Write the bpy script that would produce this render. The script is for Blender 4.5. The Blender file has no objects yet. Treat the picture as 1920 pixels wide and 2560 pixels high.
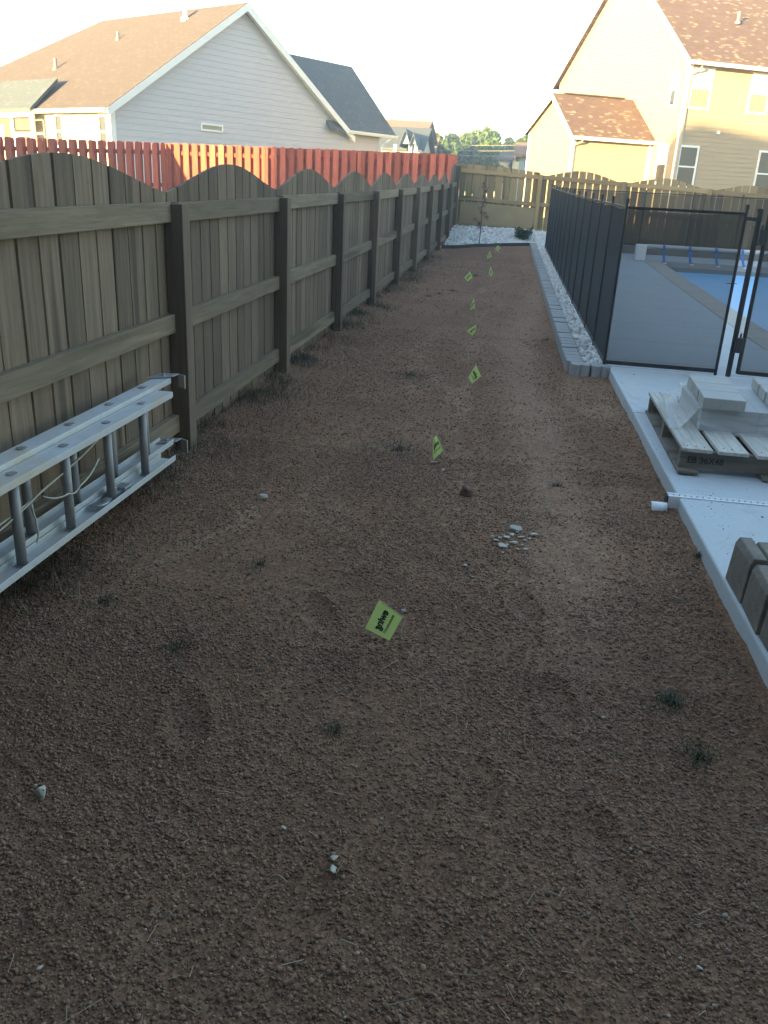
import bpy, bmesh, math, random
import numpy as np
from mathutils import Vector, Matrix, noise
rnd = random.Random(7); rng = np.random.default_rng(11)
SC = bpy.context.scene; COL = SC.collection
R = math.radians
# ------------------------------------------------------------------ camera, sky, sun, exposure
PITCH, YAW, ROLL, CAMH, FPX = .37205, .14136, .05204, 1.3428, 2086.3
fw = Vector((-math.sin(YAW)*math.cos(PITCH), math.cos(YAW)*math.cos(PITCH), -math.sin(PITCH)))
r0 = Vector((math.cos(YAW), math.sin(YAW), 0)); u0 = r0.cross(fw)
rr = r0*math.cos(ROLL)+u0*math.sin(ROLL); uu = u0*math.cos(ROLL)-r0*math.sin(ROLL)
cd = bpy.data.cameras.new('camera'); cam = bpy.data.objects.new('camera', cd); COL.objects.link(cam)
cam.matrix_world = Matrix(((rr.x, uu.x, -fw.x, 0), (rr.y, uu.y, -fw.y, 0), (rr.z, uu.z, -fw.z, CAMH), (0, 0, 0, 1)))
cd.sensor_fit = 'VERTICAL'; cd.sensor_height = 36; cd.lens = 36*FPX/2560
cd.clip_start = .05; cd.clip_end = 2000
SC.camera = cam
GLARE_DENSITY = .0034  # density of the volume that imitates lens glare
SUN_AZ, SUN_EL = 34., 6.5            # degrees left of straight behind the camera, above the horizon
tosun = Vector((-math.sin(R(SUN_AZ))*math.cos(R(SUN_EL)), -math.cos(R(SUN_AZ))*math.cos(R(SUN_EL)), math.sin(R(SUN_EL))))
W = bpy.data.worlds.new('World'); SC.world = W; W.use_nodes = True
nt = W.node_tree; bg = nt.nodes['Background']
sky = nt.nodes.new('ShaderNodeTexSky'); sky.sky_type = 'NISHITA'; sky.sun_disc = False
sky.sun_elevation = R(SUN_EL); sky.sun_rotation = math.atan2(tosun.x, tosun.y)
sky.air_density = 1.0; sky.dust_density = .5; sky.ozone_density = 1.3
nt.links.new(sky.outputs[0], bg.inputs[0]); bg.inputs[1].default_value = .10
sd = bpy.data.lights.new('sun', 'SUN'); sd.energy = 4.3; sd.angle = R(.55); sd.color = (1, .72, .32)
so = bpy.data.objects.new('sun', sd); COL.objects.link(so)
so.rotation_euler = tosun.to_track_quat('Z', 'Y').to_euler(); so.location = (-20, -20, 20)
SC.view_settings.view_transform = 'Standard'; SC.view_settings.look = 'None'
SC.view_settings.exposure = 3.32; SC.view_settings.gamma = 1
try: SC.view_settings.use_curve_mapping = False
except Exception: pass
SC.render.engine = 'CYCLES'
SC.cycles.max_bounces = 8; SC.cycles.transparent_max_bounces = 16

# ------------------------------------------------------------------ materials
def mat(name):
    m = bpy.data.materials.new(name); m.use_nodes = True
    return m, m.node_tree, m.node_tree.nodes['Principled BSDF']
def N(t, kind, **kw):
    n = t.nodes.new(kind)
    for k, v in kw.items():
        if k in n.inputs: n.inputs[k].default_value = v
        else: setattr(n, k, v)
    return n
def L(t, a, b): t.links.new(a, b)
def coords(t, scale=(1, 1, 1), kind='Object', rot=(0, 0, 0)):
    tc = N(t, 'ShaderNodeTexCoord'); mp = N(t, 'ShaderNodeMapping'); mp.inputs['Scale'].default_value = scale
    mp.inputs['Rotation'].default_value = rot
    L(t, tc.outputs[kind], mp.inputs[0]); return mp.outputs[0]
def noise_tex(t, co, scale, detail=4, rough=.55, dist=0):
    n = N(t, 'ShaderNodeTexNoise', Scale=scale, Detail=detail, Roughness=rough, Distortion=dist); L(t, co, n.inputs['Vector']); return n.outputs['Fac']
def ramp(t, fac, stops):
    r = N(t, 'ShaderNodeValToRGB'); e = r.color_ramp.elements
    while len(e) < len(stops): e.new(.5)
    for k, (p, c) in zip(e, stops): k.position = p; k.color = (c, c, c, 1) if isinstance(c, (int, float)) else (*c, 1)
    L(t, fac, r.inputs[0]); return r.outputs[0]
def mix(t, fac, a, b, kind='MIX'):
    n = N(t, 'ShaderNodeMix', data_type='RGBA', blend_type=kind)
    for i, v in ((0, fac), (6, a), (7, b)):
        if hasattr(v, 'is_output'): L(t, v, n.inputs[i])
        else: n.inputs[i].default_value = v if i == 0 else (*v, 1)
    return n.outputs[2]
def mth(t, op, a, b=0., clamp=False):
    n = N(t, 'ShaderNodeMath', operation=op, use_clamp=clamp)
    for i, v in ((0, a), (1, b)):
        if hasattr(v, 'is_output'): L(t, v, n.inputs[i])
        else: n.inputs[i].default_value = v
    return n.outputs[0]
def bump(t, h, strength, dist, b, prev=None):
    n = N(t, 'ShaderNodeBump', Strength=strength, Distance=dist); L(t, h, n.inputs['Height'])
    if prev is not None: L(t, prev, n.inputs['Normal'])
    L(t, n.outputs[0], b.inputs['Normal']); return n.outputs[0]
def attr(t, name='tint'):
    return N(t, 'ShaderNodeAttribute', attribute_name=name).outputs['Fac']
def simple(name, c, rough=.6, metal=0, nscale=0, namp=.15, bscale=0, bst=.3, bd=.003):
    m, t, b = mat(name); b.inputs['Roughness'].default_value = rough; b.inputs['Metallic'].default_value = metal
    b.inputs['Base Color'].default_value = (*c, 1)
    co = coords(t)
    if nscale:
        f = noise_tex(t, co, nscale, 6)
        L(t, mix(t, f, [x*(1-namp) for x in c], [min(1, x*(1+namp)) for x in c]), b.inputs['Base Color'])
    if bscale: bump(t, noise_tex(t, co, bscale, 5), bst, bd, b)
    return m
def wood(name, c_lo, c_hi, stain, axis='Z', grain=1.):
    m, t, b = mat(name); s = {'Z': (26, 26, 1.4), 'Y': (26, 1.4, 26), 'X': (1.4, 26, 26)}[axis]
    co = coords(t, s); ti = attr(t)
    off = N(t, 'ShaderNodeVectorMath', operation='ADD'); L(t, co, off.inputs[0])
    cx = N(t, 'ShaderNodeCombineXYZ')
    for i, k in enumerate((37., 11., 23.)): L(t, mth(t, 'MULTIPLY', ti, k), cx.inputs[i])
    L(t, cx.outputs[0], off.inputs[1]); v = off.outputs[0]
    g = noise_tex(t, v, 2.2, 6, .65, .6); g2 = noise_tex(t, v, .35, 3, .5, .8)
    fine = noise_tex(t, v, 7., 3, .6)
    col = mix(t, ramp(t, g, [(.3, 0.), (.7, 1.)]), c_lo, c_hi)
    col = mix(t, ramp(t, g2, [(.5, 0.), (.75, .6)]), col, stain)
    big = noise_tex(t, coords(t, (1, 1, 1)), 1.1, 4)
    col = mix(t, ramp(t, big, [(.35, 0.), (.75, .45)]), col, stain)
    tv = mth(t, 'MULTIPLY_ADD', ti, .58); tv.node.inputs[2].default_value = .72
    rgb = N(t, 'ShaderNodeCombineColor')
    for i in range(3): L(t, tv, rgb.inputs[i])
    col = mix(t, 1., col, rgb.outputs[0], 'MULTIPLY')
    # knots
    kv = N(t, 'ShaderNodeTexVoronoi', Scale=.22); L(t, v, kv.inputs['Vector'])
    kn = ramp(t, kv.outputs['Distance'], [(.0, 1.), (.13, .85), (.22, 0.)])
    col = mix(t, mth(t, 'MULTIPLY', kn, .7), col, [x*.35 for x in c_lo])
    L(t, col, b.inputs['Base Color']); b.inputs['Roughness'].default_value = .85
    b.inputs['Specular IOR Level'].default_value = .25
    bump(t, mth(t, 'ADD', g, mth(t, 'MULTIPLY', fine, .5)), .5*grain, .004, b)
    return m
M = {}
M['fence'] = wood('weathered_fence_wood', (.115, .084, .056), (.235, .172, .116), (.105, .080, .058))
M['fence_rail'] = wood('weathered_rail_wood', (.14, .108, .07), (.265, .205, .135), (.125, .10, .07), 'Y')
M['fence_post'] = wood('weathered_post_wood', (.115, .085, .058), (.205, .152, .104), (.095, .073, .055))
M['rear_fence'] = wood('stained_rear_fence_wood', (.25, .185, .095), (.36, .275, .145), (.20, .155, .085))
M['rear_rail'] = wood('stained_rear_rail_wood', (.27, .20, .105), (.38, .29, .16), (.22, .17, .095), 'X')
M['red'] = wood('red_stained_boards', (.38, .11, .07), (.53, .17, .105), (.32, .085, .065), grain=.5)
M['red_rail'] = wood('red_stained_rails', (.33, .07, .05), (.44, .10, .07), (.30, .065, .05), 'X', .5)
M['pallet'] = wood('grey_pallet_wood', (.30, .28, .24), (.58, .55, .50), (.26, .24, .20), 'Y', 1.5)
M['pallet_x'] = wood('grey_pallet_stringer_wood', (.17, .145, .115), (.36, .315, .255), (.14, .12, .095), 'X', 1.2)
M['alu'] = simple('oxidised_aluminium', (.50, .50, .49), .6, .3, 9, .22, 60, .15, .002)
def aged(name, c):
    m, t, b = mat(name); co = coords(t); f = noise_tex(t, co, 9, 6, .65); r_ = noise_tex(t, coords(t, (1, .5, 1)), 5, 6, .7, .6); d = noise_tex(t, co, 120, 4, .7)
    col = mix(t, f, [x*.78 for x in c], [x*1.15 for x in c]); col = mix(t, ramp(t, r_, [(.48, 0.), (.68, .75)]), col, (.50, .42, .31)); col = mix(t, ramp(t, d, [(.58, 0.), (.7, .5)]), col, (.16, .14, .12))
    L(t, col, b.inputs['Base Color']); b.inputs['Roughness'].default_value = .6; b.inputs['Metallic'].default_value = .25; bump(t, d, .15, .002, b); return m
M['alu'] = aged('oxidised_stained_aluminium', (.50, .51, .51)); M['rung'] = aged('oxidised_rung_aluminium', (.31, .30, .29))
M['alu_dark'] = simple('dull_ladder_steel', (.40, .41, .42), .45, .8, 12, .3)
M['rung'] = simple('oxidised_rung_aluminium', (.30, .295, .29), .6, .3, 14, .3, 90, .2, .002)
M['rope'] = simple('old_rope', (.45, .41, .33), .9, 0, 60, .3, 300, .8, .003)
M['white_plastic'] = simple('white_plastic', (.78, .79, .80), .4, 0, 8, .06)
M['grate'] = simple('grey_white_grate', (.52, .53, .56), .5, 0, 12, .1)
M['black_plastic'] = simple('black_plastic', (.025, .027, .03), .45)
M['black_metal'] = simple('black_coated_metal', (.012, .013, .015), .4, 0, 20, .2)
M['dark_interior'] = simple('dark_interior', (.03, .03, .035), .8)
M['trim'] = simple('white_trim_paint', (.80, .80, .78), .55, 0, 3, .04)
M['gutter'] = simple('white_gutter_enamel', (.82, .82, .80), .35)
M['blind'] = simple('white_window_blind', (.80, .79, .76), .7)
M['wire'] = simple('weathered_cable', (.32, .30, .26), .5, .3)
M['pole'] = simple('dark_pole', (.05, .05, .05), .6)
M['stake'] = simple('galvanised_wire', (.45, .42, .30), .4, .8)
M['ink'] = simple('dark_green_ink', (.010, .028, .012), .6)
M['stencil'] = simple('black_stencil_ink', (.03, .028, .025), .8)
M['vent'] = simple('dull_vent_metal', (.22, .21, .20), .6, .3)
M['plywood'] = simple('grey_green_plywood', (.27, .21, .115), .85, 0, 3, .18, 40, .2, .002)
M['bark'] = simple('bark', (.07, .05, .035), .9, 0, 8, .4, 30, .6, .02)

def flag_mat():
    m, t, b = mat('yellow_green_flag_vinyl'); co = coords(t)
    f = noise_tex(t, co, 30, 3)
    c = mix(t, f, (.55, .70, .20), (.62, .76, .26)); L(t, c, b.inputs['Base Color'])
    b.inputs['Roughness'].default_value = .45
    tr = N(t, 'ShaderNodeBsdfTranslucent'); L(t, c, tr.inputs[0]); mx = N(t, 'ShaderNodeMixShader', Fac=.35)
    L(t, b.outputs[0], mx.inputs[1]); L(t, tr.outputs[0], mx.inputs[2]); L(t, mx.outputs[0], t.nodes['Material Output'].inputs[0])
    return m
M['flag'] = flag_mat()
def glass(name, c, rough=.08):
    m, t, b = mat(name); b.inputs['Base Color'].default_value = (*c, 1); b.inputs['Roughness'].default_value = rough
    b.inputs['Specular IOR Level'].default_value = .7; return m
M['glass'] = glass('dark_window_glass', (.05, .055, .06)); M['screen'] = simple('insect_screen', (.09, .09, .085), .8)
M['glass_warm'] = glass('window_glass_with_curtain', (.20, .19, .15), .15)

def siding(name, c, namp=.06):
    m, t, b = mat(name); f = noise_tex(t, coords(t, (.6, .6, 4)), 3, 5)
    L(t, mix(t, f, [x*(1-namp) for x in c], [x*(1+namp) for x in c]), b.inputs['Base Color'])
    b.inputs['Roughness'].default_value = .6
    bump(t, noise_tex(t, coords(t, (1, 1, 9)), 14, 4), .15, .004, b); return m
M['lavender'] = siding('pale_lavender_siding', (.50, .485, .51)); M['taupe'] = siding('taupe_siding', (.40, .315, .20))
M['dark_siding'] = siding('dark_brown_siding', (.07, .06, .05)); M['cream'] = siding('cream_siding', (.62, .58, .47)); M['bluegrey'] = siding('blue_grey_siding', (.27, .36, .42))
M['beige'] = siding('beige_siding', (.50, .46, .38)); M['yellowpaint'] = siding('pale_yellow_siding', (.65, .58, .36))
def shingles(name, c1, c2, fleck, rot=0):
    m, t, b = mat(name); tc = N(t, 'ShaderNodeTexCoord')
    br = N(t, 'ShaderNodeTexBrick', Scale=1.); br.offset = .5
    br.inputs['Brick Width'].default_value = .30; br.inputs['Row Height'].default_value = .14; br.inputs['Mortar Size'].default_value = .006
    br.inputs['Color1'].default_value = (*c1, 1); br.inputs['Color2'].default_value = (*c2, 1); br.inputs['Mortar'].default_value = (*[x*.55 for x in c1], 1)
    L(t, tc.outputs['UV'], br.inputs['Vector'])
    w = N(t, 'ShaderNodeTexWhiteNoise', noise_dimensions='3D'); sn = N(t, 'ShaderNodeVectorMath', operation='SNAP')
    L(t, tc.outputs['UV'], sn.inputs[0]); sn.inputs[1].default_value = (.17, .075, 1); L(t, sn.outputs[0], w.inputs[0])
    col = mix(t, ramp(t, w.outputs['Value'], [(.90, 0.), (.94, .8)]), br.outputs['Color'], fleck)
    f = noise_tex(t, tc.outputs['UV'], 1.4, 5)
    col = mix(t, mth(t, 'MULTIPLY', f, .4), col, [x*.7 for x in c1]); L(t, col, b.inputs['Base Color']); b.inputs['Roughness'].default_value = .9
    bump(t, br.outputs['Fac'], -.5, .01, b); return m
M['shingle_brown'] = shingles('brown_flecked_shingles', (.115, .073, .055), (.145, .093, .07), (.36, .27, .19))
M['shingle_tan'] = shingles('tan_shingles', (.098, .079, .068), (.112, .091, .079), (.145, .12, .103))
M['shingle_grey'] = shingles('grey_shingles', (.085, .105, .115), (.10, .122, .133), (.14, .155, .16))
M['shingle_far'] = shingles('orange_brown_shingles', (.30, .175, .11), (.33, .20, .13), (.40, .27, .18))

def concrete(name, c, nsc=2.5, spots=True):
    m, t, b = mat(name); co = coords(t)
    f = noise_tex(t, co, nsc, 6, .6); g = noise_tex(t, co, 70, 4, .7); h = noise_tex(t, co, 12, 5, .6, .5)
    col = mix(t, f, [x*.84 for x in c], [x*1.1 for x in c])
    col = mix(t, ramp(t, g, [(.35, .3), (.6, 0.)]), col, [x*.7 for x in c])
    if spots: col = mix(t, ramp(t, h, [(.64, 0.), (.72, .35)]), col, (c[0]*.72, c[1]*.64, c[2]*.55))
    if spots:
        sp = noise_tex(t, coords(t, (1.3, .7, 1)), 3.3, 7, .7, .8); col = mix(t, ramp(t, sp, [(.56, 0.), (.74, .55)]), col, (c[0]*.62, c[1]*.52, c[2]*.42))
        bl = noise_tex(t, coords(t, (90, 3, 1)), 1.5, 2); col = mix(t, mth(t, 'MULTIPLY', bl, .18), col, [x*.75 for x in c])
    L(t, col, b.inputs['Base Color']); b.inputs['Roughness'].default_value = .8
    bump(t, mth(t, 'ADD', g, mth(t, 'MULTIPLY', f, 2.)), .25, .003, b); return m
M['concrete'] = concrete('new_pale_concrete', (.475, .505, .515)); M['deck'] = concrete('pool_deck_concrete', (.42, .445, .46))
M['coping'] = concrete('tan_coping_concrete', (.42, .38, .33)); M['paver'] = concrete('grey_edging_concrete', (.30, .30, .295), 9)
M['paver_pale'] = concrete('pale_grey_paver_concrete', (.38, .375, .35), 7); M['block'] = concrete('tumbled_brown_grey_block', (.185, .155, .125), 6)
def block_mat():
    m, t, b = mat('tumbled_brown_grey_block'); co = coords(t); f = noise_tex(t, co, 7, 6, .65, .4); g = noise_tex(t, co, 38, 6, .7); oi = N(t, 'ShaderNodeObjectInfo')
    col = mix(t, ramp(t, f, [(.3, 0.), (.7, 1.)]), (.115, .10, .085), (.245, .20, .155)); col = mix(t, mth(t, 'MULTIPLY', oi.outputs['Random'], .5), col, (.20, .175, .12)); col = mix(t, ramp(t, g, [(.35, .5), (.6, 0.)]), col, (.075, .068, .06))
    L(t, col, b.inputs['Base Color']); b.inputs['Roughness'].default_value = .9; bump(t, g, .7, .006, b); return m
M['block'] = block_mat()
M['curb'] = concrete('dark_curb_concrete', (.16, .155, .145), 4)
def stone_mat(name, lo, hi, rough=.75):
    m, t, b = mat(name); ti = attr(t); f = noise_tex(t, coords(t), 40, 4)
    col = mix(t, ti, lo, hi); col = mix(t, mth(t, 'MULTIPLY', f, .45), col, [x*.72 for x in lo]); L(t, col, b.inputs['Base Color'])
    b.inputs['Roughness'].default_value = rough; bump(t, f, .4, .004, b); return m
M['white_stone'] = stone_mat('white_marble_chips', (.46, .45, .42), (.72, .72, .71), .6)
M['chip'] = stone_mat('pale_stone_chip', (.34, .32, .25), (.47, .445, .36)); M['clod'] = stone_mat('dry_soil_clods', (.105, .057, .034), (.31, .18, .108), .95)
M['clod_big'] = stone_mat('brown_clay', (.16, .09, .06), (.17, .10, .065), .9)
M['pebble'] = stone_mat('mixed_pebbles', (.22, .155, .12), (.45, .39, .32), .85)
def leaf_mat(name, lo, hi, trans=.3):
    m, t, b = mat(name); ti = attr(t); c = mix(t, ti, lo, hi); L(t, c, b.inputs['Base Color']); b.inputs['Roughness'].default_value = .6
    b.inputs['Specular IOR Level'].default_value = .2
    tr = N(t, 'ShaderNodeBsdfTranslucent'); L(t, c, tr.inputs[0]); mx = N(t, 'ShaderNodeMixShader', Fac=trans)
    L(t, b.outputs[0], mx.inputs[1]); L(t, tr.outputs[0], mx.inputs[2]); L(t, mx.outputs[0], t.nodes['Material Output'].inputs[0]); return m
M['leaf'] = leaf_mat('tree_leaves', (.055, .10, .02), (.15, .23, .05)); M['leaf_dark'] = leaf_mat('dark_leaves', (.03, .055, .02), (.07, .11, .035))
M['leaf_red'] = leaf_mat('maroon_leaves', (.10, .042, .042), (.19, .085, .075)); M['shrub'] = leaf_mat('dark_shrub_leaves', (.02, .045, .02), (.055, .10, .045))
M['grass'] = leaf_mat('grass_blades', (.022, .036, .016), (.065, .085, .038)); M['dry'] = leaf_mat('dead_grass_blades', (.055, .045, .028), (.34, .28, .18), .15)
M['darkgrass'] = leaf_mat('dark_fence_grass', (.02, .025, .012), (.09, .085, .05), .15)
def soil():
    m, t, b = mat('red_brown_graded_soil'); tc = N(t, 'ShaderNodeTexCoord'); co = tc.outputs['Object']
    sep = N(t, 'ShaderNodeSeparateXYZ'); L(t, co, sep.inputs[0])
    big = noise_tex(t, co, .9, 5, .6, .4); mid = noise_tex(t, co, 5, 6, .65); fine = noise_tex(t, co, 60, 5, .7)
    col = mix(t, ramp(t, big, [(.3, 0.), (.7, 1.)]), (.160, .083, .046), (.245, .134, .077))
    col = mix(t, ramp(t, mid, [(.4, 0.), (.75, .6)]), col, (.24, .112, .060))
    track = noise_tex(t, coords(t, (2.2, .5, 1)), 1.1, 4, .5, 1.2)
    col = mix(t, ramp(t, track, [(.55, 0.), (.68, .55)]), col, (.31, .19, .115))
    tx = mth(t, 'MULTIPLY', mth(t, 'SINE', mth(t, 'MULTIPLY', sep.outputs[1], .62)), .13); wob = mth(t, 'MULTIPLY', noise_tex(t, co, 3.1, 5, .7), .42)
    dtr = mth(t, 'ABSOLUTE', mth(t, 'SUBTRACT', mth(t, 'SUBTRACT', sep.outputs[0], tx), mth(t, 'ADD', wob, -.03)))
    far_ = N(t, 'ShaderNodeMapRange', interpolation_type='SMOOTHSTEP'); far_.inputs[1].default_value = 1.4; far_.inputs[2].default_value = 2.6; L(t, sep.outputs[1], far_.inputs[0])
    col = mix(t, mth(t, 'MULTIPLY', ramp(t, dtr, [(.05, .40), (.26, 0.)]), far_.outputs[0]), col, (.315, .198, .128))
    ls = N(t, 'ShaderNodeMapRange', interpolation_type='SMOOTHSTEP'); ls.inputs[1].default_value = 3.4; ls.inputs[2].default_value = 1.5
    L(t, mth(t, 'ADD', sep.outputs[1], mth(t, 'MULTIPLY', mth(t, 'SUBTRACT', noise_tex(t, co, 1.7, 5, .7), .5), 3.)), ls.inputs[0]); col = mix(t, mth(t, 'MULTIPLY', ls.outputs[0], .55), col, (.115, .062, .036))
    moss = noise_tex(t, co, 2.3, 6, .7, .3)
    col = mix(t, ramp(t, moss, [(.56, 0.), (.72, .5)]), col, (.085, .082, .045))
    col = mix(t, ramp(t, fine, [(.3, .5), (.6, 0.)]), col, (.10, .06, .042))
    for sc_, lo_ in ((230., .55), (95., .72)):
        vc = N(t, 'ShaderNodeTexVoronoi', Scale=sc_); L(t, co, vc.inputs['Vector']); sv_ = N(t, 'ShaderNodeSeparateColor'); L(t, vc.outputs['Color'], sv_.inputs[0])
        gv = mth(t, 'MULTIPLY_ADD', sv_.outputs[0], 2*(1-lo_)); gv.node.inputs[2].default_value = lo_; cc = N(t, 'ShaderNodeCombineColor')
        for q in range(3): L(t, gv, cc.inputs[q])
        col = mix(t, 1., col, cc.outputs[0], 'MULTIPLY')
    # outside the yard the lot is lawn
    lx = mth(t, 'LESS_THAN', sep.outputs[0], -1.72); ly = mth(t, 'GREATER_THAN', sep.outputs[1], 20.5); lw = mth(t, 'MAXIMUM', lx, ly)
    gcol = mix(t, mid, (.06, .085, .03), (.13, .15, .06)); col = mix(t, lw, col, gcol)
    L(t, col, b.inputs['Base Color']); b.inputs['Roughness'].default_value = .95; b.inputs['Specular IOR Level'].default_value = .15
    v = N(t, 'ShaderNodeTexVoronoi', Scale=75.); L(t, co, v.inputs['Vector']); v2 = N(t, 'ShaderNodeTexVoronoi', Scale=170.); L(t, co, v2.inputs['Vector'])
    n1 = bump(t, v.outputs['Distance'], -.7, .010, b); n2 = bump(t, v2.outputs['Distance'], -.5, .004, b, n1); bump(t, mid, .4, .02, b, n2)
    return m
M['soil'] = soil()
def mesh_fabric():
    m, t, b = mat('black_pool_fence_mesh'); b.inputs['Base Color'].default_value = (.022, .024, .027, 1); b.inputs['Roughness'].default_value = .8; b.inputs['Specular IOR Level'].default_value = .1
    tp = N(t, 'ShaderNodeBsdfTransparent'); lw = N(t, 'ShaderNodeLayerWeight', Blend=.5)
    f = ramp(t, lw.outputs['Facing'], [(.0, .62), (.5, .70), (.82, .97)]); mx = N(t, 'ShaderNodeMixShader'); L(t, f, mx.inputs[0])
    L(t, tp.outputs[0], mx.inputs[1]); L(t, b.outputs[0], mx.inputs[2]); L(t, mx.outputs[0], t.nodes['Material Output'].inputs[0]); return m
M['mesh'] = mesh_fabric()
def net_mat():
    m, t, b = mat('clear_plastic_netting'); b.inputs['Base Color'].default_value = (.72, .74, .76, 1); b.inputs['Roughness'].default_value = .35
    co = coords(t, (1, 1, 1), 'UV')
    fs = []
    for ax in 'XY':
        w = N(t, 'ShaderNodeTexWave', Scale=44., wave_type='BANDS', bands_direction=ax); L(t, co, w.inputs['Vector']); fs.append(ramp(t, w.outputs['Fac'], [(.55, .13), (.9, .46)]))
    f = mth(t, 'MAXIMUM', fs[0], fs[1]); tp = N(t, 'ShaderNodeBsdfTransparent'); mx = N(t, 'ShaderNodeMixShader'); L(t, f, mx.inputs[0])
    L(t, tp.outputs[0], mx.inputs[1]); L(t, b.outputs[0], mx.inputs[2]); L(t, mx.outputs[0], t.nodes['Material Output'].inputs[0]); return m
M['net'] = net_mat()
def cover_mat():
    m, t, b = mat('blue_bubble_pool_cover'); co = coords(t); f = noise_tex(t, co, 1.2, 5, .6)
    L(t, mix(t, f, (.13, .36, .62), (.17, .42, .68)), b.inputs['Base Color']); b.inputs['Roughness'].default_value = .4
    v = N(t, 'ShaderNodeTexVoronoi', Scale=70.); L(t, co, v.inputs['Vector']); n1 = bump(t, v.outputs['Distance'], -.25, .004, b); bump(t, f, .3, .04, b, n1); return m
M['cover'] = cover_mat(); M['strap'] = simple('blue_webbing', (.03, .13, .36), .7)
def water_mat():
    m, t, b = mat('dark_pool_water'); b.inputs['Base Color'].default_value = (.03, .10, .17, 1); b.inputs['Roughness'].default_value = .06
    bump(t, noise_tex(t, coords(t), 6, 3), .15, .01, b); return m
M['water'] = water_mat()

# ------------------------------------------------------------------ mesh builder
class MB:
    def __init__(s): s.v = []; s.f = []; s.t = []; s.uv = []
    def add(s, vs, fs, tint=.5, uvs=None):
        n = len(s.v); s.v += [tuple(map(float, p)) for p in vs]
        for i, f in enumerate(fs):
            s.f.append(tuple(n+k for k in f)); s.t.append(tint); s.uv.append(uvs[i] if uvs else None)
    def box(s, x0, x1, y0, y1, z0, z1, tint=.5):
        s.add([(x0, y0, z0), (x1, y0, z0), (x1, y1, z0), (x0, y1, z0), (x0, y0, z1), (x1, y0, z1), (x1, y1, z1), (x0, y1, z1)],
              [(3, 2, 1, 0), (4, 5, 6, 7), (0, 1, 5, 4), (1, 2, 6, 5), (2, 3, 7, 6), (3, 0, 4, 7)], tint)
    def bar(s, a, b, w, h, up=(0, 0, 1), tint=.5):           # a box from a to b, w wide, h along up
        a, b = Vector(a), Vector(b); d = (b-a).normalized(); u = Vector(up); sd = d.cross(u).normalized(); u = sd.cross(d)
        P = [q+sd*i*w/2+u*j*h/2 for q in (a, b) for (i, j) in ((-1, -1), (1, -1), (1, 1), (-1, 1))]
        s.add(P, [(0, 1, 2, 3), (7, 6, 5, 4), (0, 4, 5, 1), (1, 5, 6, 2), (2, 6, 7, 3), (3, 7, 4, 0)], tint)
    def prism(s, pts, dv, tint=.5):                          # planar polygon extruded by dv
        n = len(pts); d = Vector(dv); P = [Vector(p) for p in pts]; P += [p+d for p in P]
        s.add(P, [tuple(range(n))[::-1], tuple(range(n, 2*n))]+[(i, (i+1) % n, n+(i+1) % n, n+i) for i in range(n)], tint)
    def tube(s, pts, r, n=8, tint=.5, r2=None):
        pts = [Vector(p) for p in pts]; m = len(pts); up = Vector((.13, .21, .97)); vs = []
        for i, p in enumerate(pts):
            d = (pts[min(i+1, m-1)]-pts[max(i-1, 0)]).normalized(); a = d.cross(up)
            if a.length < 1e-4: a = d.cross(Vector((1, 0, 0)))
            a.normalize(); b = d.cross(a); q = r if r2 is None else r+(r2-r)*i/(m-1)
            vs += [p+(a*math.cos(2*math.pi*k/n)+b*math.sin(2*math.pi*k/n))*q for k in range(n)]
        fs = [(i*n+k, i*n+(k+1) % n, (i+1)*n+(k+1) % n, (i+1)*n+k) for i in range(m-1) for k in range(n)]
        s.add(vs, fs+[tuple(range(n))[::-1], tuple(range((m-1)*n, m*n))], tint)
    def roof(s, pts, th=.12, uv=None, tint=.5):              # planar roof polygon with thickness; UV in metres (u along first edge)
        P = [Vector(p) for p in pts]; e = (P[1]-P[0]).normalized(); nrm = (P[1]-P[0]).cross(P[-1]-P[0]).normalized()
        if nrm.z < 0: nrm = -nrm
        f = nrm.cross(e); n = len(P); Q = P+[p-Vector((0, 0, th)) for p in P]
        U = [((p-P[0]).dot(e)+50, (p-P[0]).dot(f)+50) for p in P]
        top = tuple(range(n)); 
        s.add(Q, [top, tuple(range(n, 2*n))[::-1]]+[(i, n+i, n+(i+1) % n, (i+1) % n) for i in range(n)], tint,
              [U, U[::-1]]+[[U[i], U[i], U[(i+1) % n], U[(i+1) % n]] for i in range(n)])
    def build(s, name, m, parent=None, smooth=False, bevel=0):
        me = bpy.data.meshes.new(name); off = Vector(parent['_o']) if parent is not None and '_o' in parent else Vector((0, 0, 0))
        me.from_pydata([tuple(Vector(p)-off) for p in s.v], [], s.f); me.materials.append(m)
        a = me.attributes.new('tint', 'FLOAT', 'FACE'); a.data.foreach_set('value', [float(x) for x in s.t])
        if any(u for u in s.uv):
            ul = me.uv_layers.new(name='UVMap'); flat = []
            for f, u in zip(s.f, s.uv):
                for k in range(len(f)): flat += list(u[k]) if u else [0, 0]
            ul.data.foreach_set('uv', flat)
        if smooth: me.polygons.foreach_set('use_smooth', [True]*len(me.polygons))
        me.update()
        bm = bmesh.new(); bm.from_mesh(me); bmesh.ops.recalc_face_normals(bm, faces=bm.faces); bm.to_mesh(me); bm.free()
        o = bpy.data.objects.new(name, me); COL.objects.link(o)
        if parent is not None: o.parent = parent; o['_o'] = tuple(off)
        if bevel:
            b = o.modifiers.new('bevel', 'BEVEL'); b.width = bevel; b.segments = 2; b.limit_method = 'ANGLE'; b.angle_limit = R(40)
        return o
def tag(o, label=None, cat=None, group=None, kind=None):
    for k, v in (('label', label), ('category', cat), ('group', group), ('kind', kind)):
        if v: o[k] = v
    return o
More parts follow.
